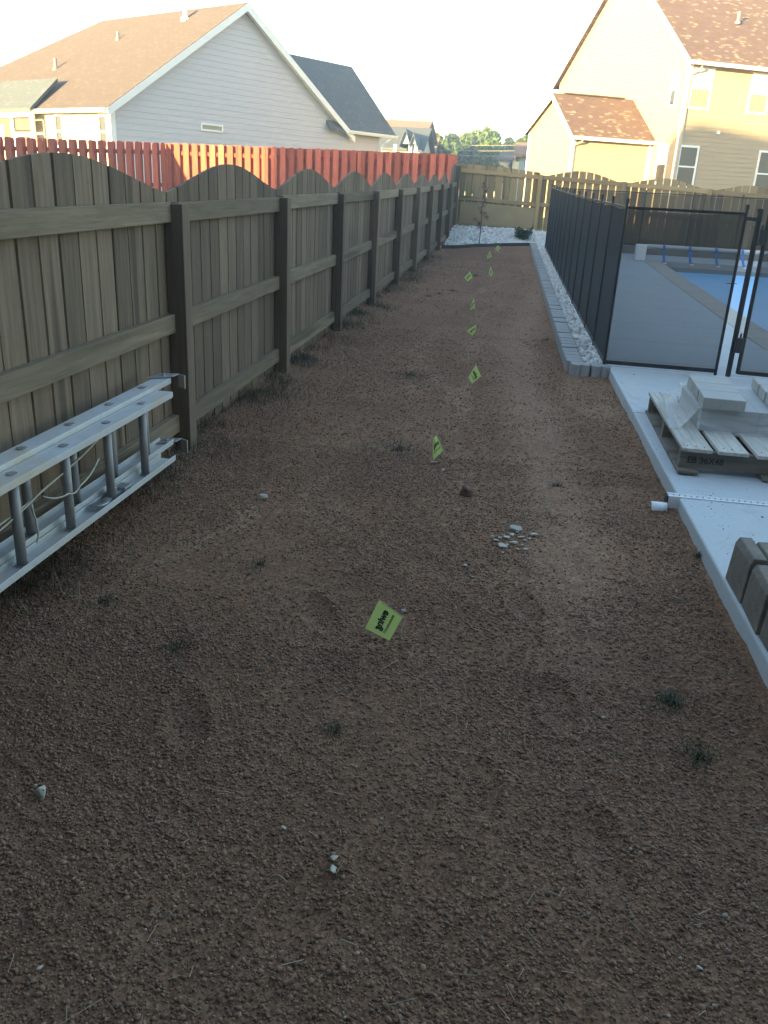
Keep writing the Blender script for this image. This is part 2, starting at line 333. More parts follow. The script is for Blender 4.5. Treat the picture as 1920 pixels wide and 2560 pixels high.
def thing(name, label, cat, loc=(0, 0, 0), group=None):
    o = bpy.data.objects.new(name, None); COL.objects.link(o); o.location = loc; o['_o'] = tuple(loc); o.empty_display_size = .1
    return tag(o, label, cat, group)
def np_mesh(name, V, F, m, tint=None, smooth=False, parent=None):
    me = bpy.data.meshes.new(name); k = F.shape[1]; V = V.astype(np.float32)
    if parent is not None: V = V-np.array(parent['_o'], np.float32)
    me.vertices.add(len(V)); me.vertices.foreach_set('co', V.ravel()); me.loops.add(F.size); me.loops.foreach_set('vertex_index', F.ravel().astype(np.int32))
    me.polygons.add(len(F)); me.polygons.foreach_set('loop_start', np.arange(0, F.size, k, dtype=np.int32)); me.polygons.foreach_set('loop_total', np.full(len(F), k, np.int32))
    if smooth: me.polygons.foreach_set('use_smooth', np.ones(len(F), bool))
    if tint is not None:
        a = me.attributes.new('tint', 'FLOAT', 'FACE'); a.data.foreach_set('value', tint.astype(np.float32))
    me.materials.append(m); me.update(); me.validate()
    o = bpy.data.objects.new(name, me); COL.objects.link(o)
    if parent is not None: o.parent = parent
    return o
def ico(sub):
    bm = bmesh.new(); bmesh.ops.create_icosphere(bm, subdivisions=sub, radius=1); bm.verts.ensure_lookup_table()
    V = np.array([v.co[:] for v in bm.verts]); F = np.array([[v.index for v in f.verts] for f in bm.faces]); bm.free(); return V, F
def rock_variants(n, sub, amp, seed, freq=1.3, facets=0):
    V, F = ico(sub); out = []; g = random.Random(seed)
    for k in range(n):
        o = Vector((g.uniform(-50, 50), g.uniform(-50, 50), g.uniform(-50, 50)))
        d = np.array([1+amp*noise.noise(Vector(v)*freq+o) for v in V])[:, None]; P = V*d
        for j in range(facets):                                   # flatten against random planes -> broken faces
            nn = np.array([g.gauss(0, 1), g.gauss(0, 1), g.gauss(0, 1)]); nn /= np.linalg.norm(nn); lim = g.uniform(.42, .72); dd = P@nn
            P = P-np.outer(np.maximum(dd-lim, 0), nn)
        out.append(P)
    return out, F
def rot_mats(n, full=True):
    a = rng.uniform(0, 2*np.pi, n); Z = np.zeros((n, 3, 3)); Z[:, 0, 0] = np.cos(a); Z[:, 0, 1] = -np.sin(a); Z[:, 1, 0] = np.sin(a); Z[:, 1, 1] = np.cos(a); Z[:, 2, 2] = 1
    if not full: return Z
    b = rng.uniform(-.9, .9, n); X = np.zeros((n, 3, 3)); X[:, 0, 0] = 1; X[:, 1, 1] = np.cos(b); X[:, 1, 2] = -np.sin(b); X[:, 2, 1] = np.sin(b); X[:, 2, 2] = np.cos(b)
    return Z@X
def scatter(name, variants, F, P, S, m, tint, smooth=True, full=True, parent=None):
    n = len(P); Rm = rot_mats(n, full); pick = rng.integers(0, len(variants), n); B = np.stack(variants)[pick]; nv = B.shape[1]
    V = np.einsum('nij,nvj->nvi', Rm, B*S[:, None, :])+P[:, None, :]
    FF = (F[None]+(np.arange(n)*nv)[:, None, None]).reshape(-1, 3)
    return np_mesh(name, V.reshape(-1, 3), FF, m, np.repeat(tint, len(F)), smooth, parent)
def blades(P, H, Wd, lean, tint, curl=.5):                        # grass blades: two quads-as-tris each, bent
    n = len(P); a = rng.uniform(0, 2*np.pi, n); d = np.stack([np.cos(a), np.sin(a), 0*a], 1); s = np.stack([-np.sin(a), np.cos(a), 0*a], 1)
    up = np.array([0, 0, 1.]); w = Wd[:, None]; h = H[:, None]; l = lean[:, None]
    A = P-s*w; Bq = P+s*w; mid = P+up*h*.6*np.sqrt(np.maximum(1-l*l*.3, .1))+d*h*l*.45; C = mid-s*w*.8; D = mid+s*w*.8; T = P+up*h*np.maximum(1-l*.75, .05)+d*h*l*1.05
    V = np.stack([A, Bq, C, D, T], 1); f = np.array([[0, 1, 3], [0, 3, 2], [2, 3, 4]]); F = (f[None]+(np.arange(n)*5)[:, None, None]).reshape(-1, 3)
    return V.reshape(-1, 3), F, np.repeat(tint, 3)

# ------------------------------------------------------------------ terrain
def G(y): y = max(0., min(y, 24.)); return .00574*y+.000448*y*y
def bed_edge(x):                                                   # front edge of the white stone bed
    pts = [(-1.7, 16.8), (-1.55, 17.2), (-1.0, 18.2), (-.45, 18.95), (.17, 19.35), (.6, 19.4), (12, 19.4)]
    for (a, b), (c, d) in zip(pts, pts[1:]):
        if x <= c: return b+(d-b)*(max(x, a)-a)/(c-a)
    return 19.4
def sm(t): t = max(0., min(1., t)); return t*t*(3-2*t)
def ground_z(x, y):
    z = G(y)
    if -1.75 < x < 9 and y > 16.5:
        e = bed_edge(x); z += (.235 if x < 0 else .235-.06*min(x, 2))*sm((y-e)/(20.3-e))*(1-sm((y-20.8)/1.5))
    if x > 2.39 and x < 60 and 7.8 < y < 16.8: z -= .5
    if -1.72 < x < .9 and -1 < y < 20:
        v = Vector((x, y, 0)); k = 1.
        z += .012*noise.noise(v*1.1)+.008*noise.noise(v*3.1+Vector((5, 2, 0)))+.004*noise.noise(v*9.)+.0025*noise.noise(v*24.)
        # shoe and rake marks
        rx = .5+.5*noise.noise(Vector((x*1.3, y*1.3, 4.2)))
        rk = sm((x+.25)/.5)*(1-sm((y-1.7)/.7)); z += .0045*rx*rk*math.sin((x*.95-y*.30)*75+4*noise.noise(v*2.1))
        rk2 = (1-sm((x+.15)/.3))*(1-sm((y-1.3)/.5)); z += .0035*rx*rk2*math.sin((x*.55+y*.83)*80+4*noise.noise(v*2.3))
        for (px_, py_, ang) in PRINTS:
            dx, dy = x-px_, y-py_
            if abs(dx) < .2 and abs(dy) < .2:
                ca, sa = math.cos(ang), math.sin(ang); q = ((dx*ca+dy*sa)/.05)**2+((-dx*sa+dy*ca)/.125)**2
                z -= .013*math.exp(-q*q)-.006*math.exp(-(q-1.7)**2*3)
        z += .03*sm((-x-1.35)/.3)*(.5+.5*noise.noise(v*1.5))
        if x > .55 and y < 6.5: z += .016*sm((x-.55)/.2)*(.7*noise.noise(Vector((3, y*1.3, 1)))+.5*noise.noise(Vector((3, y*5, 1)))+.5*noise.noise(Vector((3, y*17, 1)))+.5)
    return z
PRINTS = [(.22, 2.05, .2), (.02, 1.62, -.15), (.30, 1.50, .1), (.12, 2.62, .3), (.33, 3.0, 0), (-.55, 2.4, .5), (-.3, 1.2, -.3), (.45, 3.9, .2), (.2, 4.5, -.1), (-.75, 1.75, .4)]
def lines(a, b, st): return list(np.arange(a, b-1e-6, st))
xs = [-130, -90, -60, -30, -15, -8, -4, -2.6]+lines(-2.0, 1.0, .022)+[1.0, 1.3, 2, 2.38, 2.4, 3, 4.5, 6, 9, 15, 30, 60, 90, 130]
ys = [-60, -45, -30, -12, -5, -2, -.5, .2]+lines(.6, 4.5, .022)+lines(4.5, 9, .05)+lines(9, 20.6, .12)+[20.6, 20.8, 21, 21.5, 22.5, 24, 28, 35, 50, 80, 110, 180]
V = np.array([(x, y, ground_z(x, y)) for y in ys for x in xs]); nx = len(xs)
i, j = np.meshgrid(np.arange(nx-1), np.arange(len(ys)-1)); b0 = (j*nx+i).ravel()
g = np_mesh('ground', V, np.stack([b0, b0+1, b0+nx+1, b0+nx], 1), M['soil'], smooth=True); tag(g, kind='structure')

# soil clods and pebbles (stuff)
cv, cF = rock_variants(10, 1, .55, 3, 1.6)
def yard_pts(n, y0, y1, x0=-1.7, x1=.8, power=1.):
    y = y0+(y1-y0)*rng.random(n)**power; x = x0+(x1-x0)*rng.random(n); return x, y
def keep_soil(x, y): return np.array([(a < .74+(6.5-b)*.0214 if b < 6.6 else a < .44-(b-6.6)*.0225) and b < bed_edge(a)-.05 for a, b in zip(x, y)])
PX = []; 
for n, y0, y1, sz in ((85000, .75, 2.2, .0029), (80000, 2.0, 4.2, .0031), (40000, 4.0, 8.0, .0036), (8000, 8., 17., .0048)):
    x, y = yard_pts(n, y0, y1)
    dens = np.array([.5+.9*noise.noise(Vector((a*1.7, b*1.7, 9)))+.35*noise.noise(Vector((a*6, b*6, 2))) for a, b in zip(x, y)])
    tk = np.exp(-((x-.13*np.sin(.62*y)-.18)/.15)**2)*np.clip((y-1.4)/1.2, 0, 1); dens = dens-.75*tk
    k = keep_soil(x, y) & (rng.random(n) < np.clip(dens+.25, .06, 1)); x, y = x[k], y[k]
    s = sz*np.minimum(np.exp(rng.normal(0, .40, len(x))), 2.3); PX.append(np.stack([x, y, s], 1))
PX = np.concatenate(PX); pz = np.array([ground_z(a, b) for a, b in PX[:, :2]])
S = PX[:, 2:3]*rng.uniform(.7, 1.25, (len(PX), 3))*np.array([1, 1, .68])
clods = scatter('soil_clods', cv, cF, np.stack([PX[:, 0], PX[:, 1], pz+PX[:, 2]*.15], 1), S, M['clod'], rng.random(len(PX)))
tag(clods, 'small red brown soil clods strewn over the graded dirt yard', 'soil', kind='stuff')
x, y = yard_pts(900, .8, 12, power=1.6); k = keep_soil(x, y); x, y = x[k], y[k]; s = .0026*np.exp(rng.normal(0, .45, len(x)))
peb = scatter('pebbles', cv, cF, np.stack([x, y, [ground_z(a, b) for a, b in zip(x, y)]+s*.3], 1), s[:, None]*rng.uniform(.6, 1.3, (len(x), 3)), M['pebble'], rng.random(len(x)))
tag(peb, 'scattered tan and pale pebbles on the dirt yard', 'pebbles', kind='stuff')
n = 420; y = rng.uniform(1.5, 6.4, n); x = np.array([.76+(6.5-b)*.0214 for b in y])+np.abs(rng.normal(0, .22, n)); s = .0016*np.exp(rng.normal(0, .5, n))
cr_ = scatter('dirt_crumbs', cv, cF, np.stack([x, y, np.array([G(b) for b in y])+.0755], 1), s[:, None]*rng.uniform(.6, 1.3, (n, 3)), M['clod'], rng.random(n)*.5); tag(cr_, 'dirt crumbs tracked onto the pale concrete walk', 'dirt', kind='stuff')
# straw bits
n = 1500; x, y = yard_pts(n, .8, 7); k = keep_soil(x, y); x, y = x[k], y[k]; n = len(x); a = rng.uniform(0, 6.28, n); l = rng.uniform(.006, .022, n)*np.where(rng.random(n) < .06, 2.6, 1); w = .0008
c = np.stack([x, y, np.array([ground_z(p, q) for p, q in zip(x, y)])+.007], 1); d = np.stack([np.cos(a), np.sin(a), rng.uniform(-.2, .25, n)], 1)*l[:, None]; sd_ = np.stack([-np.sin(a), np.cos(a), 0*a], 1)*w
Vv = np.stack([c-d-sd_, c-d+sd_, c+d+sd_, c+d-sd_], 1).reshape(-1, 3)
o = np_mesh('straw_bits', Vv, np.arange(4*n).reshape(-1, 4), M['dry'], .35+.65*rng.random(n)); tag(o, 'bits of pale straw scattered over the dirt', 'straw', kind='stuff')
# dead grass along the left fence
n = 26000; y = rng.uniform(.6, 16, n)**1.; y = .6+15*(rng.random(n)**1.7); x = -1.68+np.abs(rng.normal(0, .16, n))
dn = np.array([noise.noise(Vector((a*2.5, b*2.5, 3))) for a, b in zip(x, y)]); k = (rng.random(n) < np.clip(.35+1.7*dn, .03, 1)) & (x < -1.0); x, y = x[k], y[k]; n = len(x)
P = np.stack([x, y, [ground_z(a, b)-.005 for a, b in zip(x, y)]], 1)
Vb, Fb, T = blades(P, rng.uniform(.03, .12, n), rng.uniform(.0007, .0017, n), rng.uniform(.5, 1.25, n), rng.random(n)**2.)
o = np_mesh('dead_grass', Vb, Fb, M['darkgrass'], T); tag(o, 'dark dead grass growing along the foot of the grey fence', 'grass', kind='stuff')
n = 900; y = .7+9*(rng.random(n)**1.5); x = -1.62+np.abs(rng.normal(0, .22, n)); P = np.stack([x, y, [ground_z(a, b) for a, b in zip(x, y)]], 1)
Vb, Fb, T = blades(P, rng.uniform(.05, .15, n), rng.uniform(.0008, .0016, n), rng.uniform(.7, 1.1, n), .4+.6*rng.random(n))
o = np_mesh('dry_straw', Vb, Fb, M['dry'], T); tag(o, 'pale dry straw stems lying along the fence foot', 'straw', kind='stuff')

# ------------------------------------------------------------------ grey scalloped fence on the left
FX = -1.564; SP = 1.83; Y1 = 3.9317
fence = thing('scalloped_fence', 'grey weathered wooden fence with scalloped tops running down the left of the dirt', 'fence', (FX, 3.9, 0))
PY = [Y1+SP*k for k in range(-3, 9)]
for py in PY:
    z = G(py); m_ = MB(); m_.box(FX-.0905, FX, py-.045, py+.045, z-.15, z+1.195+rnd.uniform(-.006, .006), rnd.random()); m_.build('post', M['fence_post'], fence, bevel=.004)
py = 20.4; z = .53; m_ = MB(); m_.box(FX-.10, FX-.005, py-.05, py+.045, z-.3, 1.85, .5); m_.build('post', M['fence_post'], fence, bevel=.004)
def scallop(t, zc, zp):
    a = 1-(2*t-1)**2; b_ = .5-.5*math.cos(2*math.pi*t); return zc+(zp-zc)*(.45*a+.55*b_)
yb = PY+[20.4]
for a, b in zip(yb, yb[1:]):
    m_ = MB(); last = b > 20; n = 13; w = (b-a)/n
    for k in range(n):
        y0 = a+k*w+rnd.uniform(.001, .010); y1 = a+(k+1)*w-rnd.uniform(.003, .012); tl = rnd.uniform(-.004, .004); tint = rnd.random(); ym = (y0+y1)/2
        tops = []
        for yy in (y0, ym, y1):
            t = (yy-a)/(b-a)
            if last: tops.append(1.345+.52*sm((t-.0)/.62)**.9)
            else: tops.append(scallop(t, G(yy)+1.235, G(yy)+1.375))
        zb = G(ym)+rnd.uniform(.01, .04)+(.1 if last else 0); xo = FX-.0915-rnd.uniform(0, .003)
        pts = [(xo, y0+tl, zb), (xo, y1+tl, zb), (xo, y1, tops[2]), (xo, ym, tops[1]), (xo, y0, tops[0])]
        m_.prism(pts, (-.017, 0, 0), tint)
    m_.build('picket_panel', M['fence'], fence)
    ry0, ry1 = a+.046, b-.046
    for zt in ((1.197, .692, .188) if not last else (1.20, .75, .30)):
        m_ = MB(); ex = 0
        za, zb = G(ry0)+zt-.045, G(ry1)+zt-.045
        if zt > 1.1 and not last: ry0_, ry1_ = a+.0455, b-.0455
        else: ry0_, ry1_ = ry0, ry1
        m_.bar((FX-.0725, ry0_, za+rnd.uniform(-.006, .006)), (FX-.0725, ry1_, zb+rnd.uniform(-.006, .006)), .036, .089, tint=rnd.random()); m_.build('rail', M['fence_rail'], fence, bevel=.003)
# ------------------------------------------------------------------ rear fence
RY = 20.4
rear = thing('rear_fence', 'brown picket fence with gaps and wavy top across the end of the yard', 'fence', (2, RY, .4))
RX = [FX-.03+SP*k for k in range(0, 7)]
rt = lambda x: 1.80-.034*max(0, x+1.6)            # top rail height
for k, px_ in enumerate(RX[1:]):
    m_ = MB(); m_.box(px_-.045, px_+.045, RY-.075, RY+.01, .1, rt(px_)+.01, rnd.random()); m_.build('post', M['rear_fence'], rear, bevel=.004)
for k, (a, b) in enumerate(zip(RX, RX[1:])):
    m_ = MB(); n = 11; w = (b-a)/n
    for i_ in range(n):
        x0 = a+i_*w+rnd.uniform(.008, .014)+(.02 if i_ == 0 else 0); x1 = a+(i_+1)*w-rnd.uniform(.008, .014); xm = (x0+x1)/2; T = []
        for xx in (x0, xm, x1):
            t = (xx-a)/(b-a)
            T.append(1.885-.10*t**2 if k == 0 else scallop(t, rt(xx)-.03, rt(xx)+.15))
        m_.prism([(x0, RY+.0, .3-.03*a), (x1, RY+.0, .3-.03*a), (x1, RY, T[2]), (xm, RY, T[1]), (x0, RY, T[0])], (0, .018, 0), rnd.random())
    m_.build('picket_panel', M['rear_fence'], rear)
    for dz in (-.045, -.62, -1.19):
        m_ = MB(); m_.bar((a+.046, RY-.021, rt(a)+dz), (b-.046, RY-.021, rt(b)+dz), .036, .089, tint=rnd.random()); m_.build('rail', M['rear_rail'], rear, bevel=.003)
m_ = MB(); pl = [(-1.5, 1.10), (.17, 1.05)]
m_.prism([(-1.50, RY-.046, rt(-1.5)-1.15), (.12, RY-.046, rt(.1)-1.15), (.19, RY-.046, rt(.1)-1.06), (.20, RY-.046, rt(.1)-.70), (-1.50, RY-.046, rt(-1.5)-.70)], (0, .006, 0)); m_.build('plywood_sheet', M['plywood'], rear)
# ------------------------------------------------------------------ red neighbour fence (shadowbox) : two straight runs
red = thing('red_fence', 'tall red stained shadowbox fence beyond the grey scalloped fence', 'fence', (-8.8, 21, .2))
def red_run(a, b, za, zb, per, front):
    a, b = Vector((*a, 0)), Vector((*b, 0)); d = (b-a).normalized(); nrm = Vector((d.y, -d.x, 0)); ln = (b-a).length
    if nrm.dot(-a) < 0: nrm = -nrm
    m_ = MB(); k = 0; s = .0
    while s < ln-.02:
        for side, off in ((1, 0), (-1, per/2)):
            c = s+off; wd = .068
            if c+wd > ln: continue
            p = a+d*c+nrm*(.03*side-(.0 if side > 0 else .016)); zt = za+(zb-za)*c/ln+rnd.uniform(-.008, .008); zbt = zt-1.83
            e0, e1 = p-d*wd, p+d*wd
            pts = [(e0.x, e0.y, zbt), (e1.x, e1.y, zbt), (e1.x, e1.y, zt-.03), (e1.x-d.x*.025, e1.y-d.y*.025, zt), (e0.x+d.x*.025, e0.y+d.y*.025, zt), (e0.x, e0.y, zt-.03)]
            m_.prism(pts, nrm*.016, rnd.random())
        s += per
    m_.build('board_panel', M['red'], red)
    for dz in (.22, .95, 1.6):
        r_ = MB(); r_.bar((a.x, a.y, za-dz), (b.x, b.y, zb-dz), .034, .088, tint=.4); r_.build('rail', M['red_rail'], red)
    npst = max(2, int(ln/2.2)+1)
    for q in range(npst):
        p = a+(b-a)*q/(npst-1); zt = za+(zb-za)*q/(npst-1); r_ = MB(); r_.box(p.x-.045, p.x+.045, p.y-.045, p.y+.045, zt-1.9, zt-.02, .5); r_.build('post', M['red'], red)
gl = (math.cos(R(60)), math.sin(R(60)))
red_run((-8.8-gl[0]*6.5, 21-gl[1]*6.5), (-8.8, 21), 1.82, 2.06, .245, 1)
red_run((-8.75, 21.02), (-1.83, 22), 2.06, 2.14, .215, 1)

# ------------------------------------------------------------------ concrete walk, pool deck, drain, curb, coping
TH = .075
def slab(m_, pts, th=.3, g0=0):          # polygon in plan, top follows the ground + TH
    P = [Vector((x, y, G(y)+TH+g0)) for x, y in pts]; n = len(P); Q = P+[p-Vector((0, 0, th)) for p in P]
    m_.add(Q, [tuple(range(n)), tuple(range(n, 2*n))[::-1]]+[(i, n+i, n+(i+1) % n, (i+1) % n) for i in range(n)])
xe = lambda y: .75+(6.5-y)*.0214
m_ = MB()
for y0, y1 in ((-6, 1.2), (1.206, 3.697), (3.757, 5.215), (5.222, 6.62)): slab(m_, [(xe(y0), y0), (9, y0), (9, y1), (xe(y1), y1)])
o = m_.build('concrete_walk', M['concrete'], bevel=.008); tag(o, kind='structure')
pf = lambda y: .712-(y-6.61)*.0230       # pool fence line
m_ = MB()
for y0, y1 in ((6.626, 6.928), (6.934, 7.9)): slab(m_, [(pf(y0)-.02, y0), (9, y0), (9, y1), (pf(y1)-.02, y1)])
for y0, y1 in ((7.904, 8.965), (8.971, 11.0), (11.006, 13.0), (13.006, 15.0), (15.006, 16.72)): slab(m_, [(pf(y0)-.02, y0), (2.22, y0), (2.22, y1), (pf(y1)-.02, y1)])
slab(m_, [(pf(16.726)-.02, 16.726), (9, 16.726), (9, 18.0), (pf(18)-.02, 18.0)])
o = m_.build('pool_deck', M['deck'], bevel=.004); tag(o, kind='structure')
m_ = MB(); yy = 7.904
while yy < 16.7: y2 = min(yy+.61, 16.72); slab(m_, [(2.224, yy), (2.535, yy), (2.535, y2-.006), (2.224, y2-.006)], .12, .003); yy = y2
o = m_.build('pool_coping', M['coping'], bevel=.01); tag(o, kind='structure')
m_ = MB(); slab(m_, [(2.40, 7.9), (9, 7.9), (9, 16.9), (2.40, 16.9)], .05, -.10); o = m_.build('pool_water', M['water']); tag(o, kind='structure')
m_ = MB()
for k in range(12):
    y0 = 7.92+k*.655; y1 = y0+.655
    for q in range(8):
        x0 = 2.54+q*.8; 
        h = lambda x, y: G(y)-.012+.012*noise.noise(Vector((x*1.2, y*1.2, 0)))
        ye = lambda x, y: y if k < 11 or y < y0+.1 else y+.12*noise.noise(Vector((x*1.1, 3, 0)))
        m_.add([(x0, y0, h(x0, y0)), (x0+.8, y0, h(x0+.8, y0)), (x0+.8, ye(x0+.8, y1), h(x0+.8, y1)), (x0, ye(x0, y1), h(x0, y1))], [(0, 1, 2, 3)])
o = m_.build('pool_cover', M['cover'], smooth=True); tag(o, 'blue floating solar cover lying on the pool', 'pool cover')
m_ = MB(); a, b = (.55, 18.02), (9, 18.02); m_.prism([(a[0], a[1], .25), (b[0], b[1], .25), (b[0], b[1], G(18)+TH+.15), (a[0], a[1], G(18)+TH+.15)], (0, .2, 0))
tag(m_.build('low_curb_wall', M['curb'], bevel=.01), 'low dark concrete curb under the far run of pool fence', 'wall')
# trench drain with its outlet pipe
dr = thing('trench_drain', 'white slotted trench drain crossing the concrete with a pipe stub', 'drain', (.765, 3.727, .1)); zt = G(3.73)+TH
m_ = MB(); m_.box(.765, 6, 3.702, 3.709, zt-.09, zt+.002); m_.box(.765, 6, 3.745, 3.752, zt-.09, zt+.002); m_.box(.765, 6, 3.709, 3.745, zt-.09, zt-.06); m_.build('channel', M['white_plastic'], dr)
m_ = MB(); xx = .767
while xx < 3.2:
    m_.box(xx, xx+.020, 3.7095, 3.7445, zt-.006, zt+.001); m_.box(xx+.020, xx+.026, 3.7095, 3.717, zt-.006, zt+.001); m_.box(xx+.020, xx+.026, 3.737, 3.7445, zt-.006, zt+.001); xx += .026
m_.build('grate', M['grate'], dr)
m_ = MB(); m_.box(.759, .765, 3.70, 3.754, zt-.10, zt+.001); m_.build('end_cap', M['black_plastic'], dr)
m_ = MB(); n = 20; zc = zt-.055; 
for (r1, r2) in ((.030, .0265),):
    vs = []; 
    for xx in (.69, .759):
        for r_ in (r1, r2): vs += [(xx+.012*(0), 3.68+.0+r_*math.cos(2*math.pi*k/n), zc+r_*math.sin(2*math.pi*k/n)) for k in range(n)]
    fs = []
    for k in range(n):
        q = (k+1) % n; fs += [(k, q, 2*n+q, 2*n+k), (n+k, 3*n+k, 3*n+q, n+q), (k, n+k, n+q, q), (2*n+k, 2*n+q, 3*n+q, 3*n+k)]
    m_.add(vs, fs)
m_.build('pipe', M['white_plastic'], dr, smooth=True)

# ------------------------------------------------------------------ scalloped edging pavers
def scal(w, d, amp, nsc):                  # plan outline, scalloped on both long faces
    out = []; K = 7
    for sgn in (-1, 1):
        row = []
        for s_ in range(nsc):
            for k in range(K+1):
                t = k/K; row.append((-w/2+(s_+t)*w/nsc, sgn*(d/2-amp+amp*math.sin(math.pi*t)**.6)))
        out += row if sgn < 0 else row[::-1]
    return out
def paver_mesh():
    m_ = MB(); m_.prism([(x, y, -.1) for x, y in scal(.142, .138, .020, 2)], (0, 0, .2)); o = m_.build('edging_paver', M['paver'], bevel=.004); return o
proto = paver_mesh(); used = False
def put_paver(x, y, rz, lab):
    global used
    o = proto if not used else proto.copy()
    if used: COL.objects.link(o)
    used = True; o.location = (x, y, G(y)-.012+rnd.uniform(-.004, .004)); o.rotation_euler = (rnd.uniform(-.02, .02), rnd.uniform(-.02, .02), rz+rnd.uniform(-.025, .025))
    tag(o, lab, 'paver', 'scalloped edging pavers beside the white stone strip')
ex_ = lambda y: .515-(y-6.52)*.0225
for k in range(2): put_paver(.527+k*.152, 6.555+k*.012, R(5), ('scalloped grey edging paver at the near outer corner of the stone strip', 'scalloped grey edging paver closing the strip against the concrete walk')[k])
yy = 6.70; k = 0
while yy < 19.2:
    put_paver(ex_(yy)-.02, yy, R(90+1.3), 'scalloped grey concrete paver in the long row edging the dirt'); yy += .151
# white stones
wv, wF = rock_variants(12, 2, .5, 8, 1.2, 3)
n = 3400; y = 6.64+12.6*rng.random(n)**1.0; lo = np.array([ex_(b)+.055 for b in y]); hi = np.array([pf(b)-.005 for b in y]); x = lo+(hi-lo)*rng.random(n)
s = .019*np.exp(rng.normal(0, .25, n)); z = np.array([G(b) for b in y])+.045+rng.uniform(-.02, .03, n)
o = scatter('white_stones', wv, wF, np.stack([x, y, z], 1), s[:, None]*rng.uniform(.7, 1.35, (n, 3)), M['white_stone'], rng.random(n)); tag(o, 'white stones filling the strip between edging and pool fence', 'stones', kind='stuff')
n = 5200; x = rng.uniform(-1.58, 1.6, n); y = np.array([bed_edge(a)+.05+(20.36-bed_edge(a)-.05)*t for a, t in zip(x, rng.random(n))]); s = .026*np.exp(rng.normal(0, .25, n))
z = np.array([ground_z(a, b) for a, b in zip(x, y)])+rng.uniform(0, .03, n)
o = scatter('white_stone_bed', wv, wF, np.stack([x, y, z], 1), s[:, None]*rng.uniform(.7, 1.3, (n, 3)), M['white_stone'], rng.random(n)); tag(o, 'bed of white stones in the far corner before the rear fence', 'stones', kind='stuff')
m_ = MB(); pts = [(xx, bed_edge(xx), ground_z(xx, bed_edge(xx)-.03)) for xx in np.linspace(-1.56, .42, 26)]
for a, b in zip(pts, pts[1:]): m_.bar((a[0], a[1], a[2]+.01), (b[0], b[1], b[2]+.01), .02, .11)
tag(m_.build('landscape_edging', M['black_plastic']), 'black plastic edging strip along the front of the white stone bed', 'edging')

# ------------------------------------------------------------------ pool mesh fence
pool = thing('pool_fence', 'black mesh pool safety fence on thin poles round the pool deck', 'pool fence', (.7, 6.61, G(6.6)+TH))
zd = lambda y: G(y)+TH
def pf_post(x, y, h=1.19, r=.0115):
    m_ = MB(); m_.tube([(x, y, zd(y)-.05), (x, y, zd(y)+h)], r, 10); m_.tube([(x, y, zd(y)+h-.012), (x, y, zd(y)+h+.022)], r*1.35, 10); m_.build('pole', M['black_metal'], pool, smooth=False)
def pf_panel(a, b, bottom=.02, top=1.15, name='mesh_panel'):
    za, zb = zd(a[1]), zd(b[1]); m_ = MB(); K = 6
    for k in range(K):
        t0, t1 = k/K, (k+1)/K; sag = lambda t: -.02*math.sin(math.pi*t)
        P = lambda t, h: (a[0]+(b[0]-a[0])*t, a[1]+(b[1]-a[1])*t, za+(zb-za)*t+h)
        m_.add([P(t0, bottom), P(t1, bottom), P(t1, top+sag(t1)), P(t0, top+sag(t0))], [(0, 1, 2, 3)])
    m_.build(name, M['mesh'], pool)
    for hh, w in ((bottom+.012, .03), (top, .019)):
        h_ = MB(); h_.bar((a[0], a[1], za+hh), (b[0], b[1], zb+hh), .012, w); h_.build('hem', M['black_metal'], pool)
ysec = [6.61+.873*k for k in range(14)]
for k, yk in enumerate(ysec): pf_post(pf(yk), yk)
for a, b in zip(ysec, ysec[1:]): pf_panel((pf(a), a), (pf(b), b))
FR = [(pf(6.61), 6.61), (1.535, 6.59)]
pf_post(*FR[1]); pf_panel(FR[0], FR[1])
xr = [pf(ysec[-1])+.915*k for k in range(9)]
for k, xk in enumerate(xr):
    if k: pf_post(xk, ysec[-1]+.16, 1.17)
for a, b in zip(xr, xr[1:]): pf_panel((a, ysec[-1]+.16), (b, ysec[-1]+.16), .16, 1.14)
gate = thing('pool_gate', 'black mesh pool gate frame with two hinges right of the fence end', 'gate', (1.66, 6.58, zd(6.58)))
m_ = MB(); m_.tube([(1.625, 6.58, zd(6.6)-.02), (1.625, 6.58, zd(6.6)+1.17)], .02, 10); m_.tube([(1.625, 6.58, zd(6.6)+1.16), (1.625, 6.58, zd(6.6)+1.19)], .026, 10); m_.build('hinge_post', M['black_metal'], gate)
m_ = MB(); m_.tube([(1.685, 6.56, zd(6.6)+.03), (1.685, 6.56, zd(6.6)+1.17)], .015, 10); m_.bar((1.685, 6.56, zd(6.6)+.04), (2.45, 6.5, zd(6.6)+.04), .025, .03); m_.bar((1.685, 6.56, zd(6.6)+1.15), (2.45, 6.5, zd(6.6)+1.15), .022, .022); m_.tube([(2.45, 6.5, zd(6.6)+.03), (2.45, 6.5, zd(6.6)+1.17)], .015, 10); m_.build('frame', M['black_metal'], gate)
for hz in (.24, 1.0):
    m_ = MB(); m_.tube([(1.655, 6.555, zd(6.6)+hz-.055), (1.655, 6.555, zd(6.6)+hz+.055)], .028, 12); m_.tube([(1.655, 6.555, zd(6.6)+hz+.05), (1.655, 6.555, zd(6.6)+hz+.085)], .008, 8); m_.box(1.625, 1.69, 6.54, 6.565, zd(6.6)+hz-.045, zd(6.6)+hz+.045); m_.build('hinge', M['black_plastic'], gate)
m_ = MB(); m_.bar((1.53, 6.575, zd(6.6)+1.12), (1.64, 6.565, zd(6.6)+1.115), .012, .025); m_.build('latch', M['black_plastic'], gate)
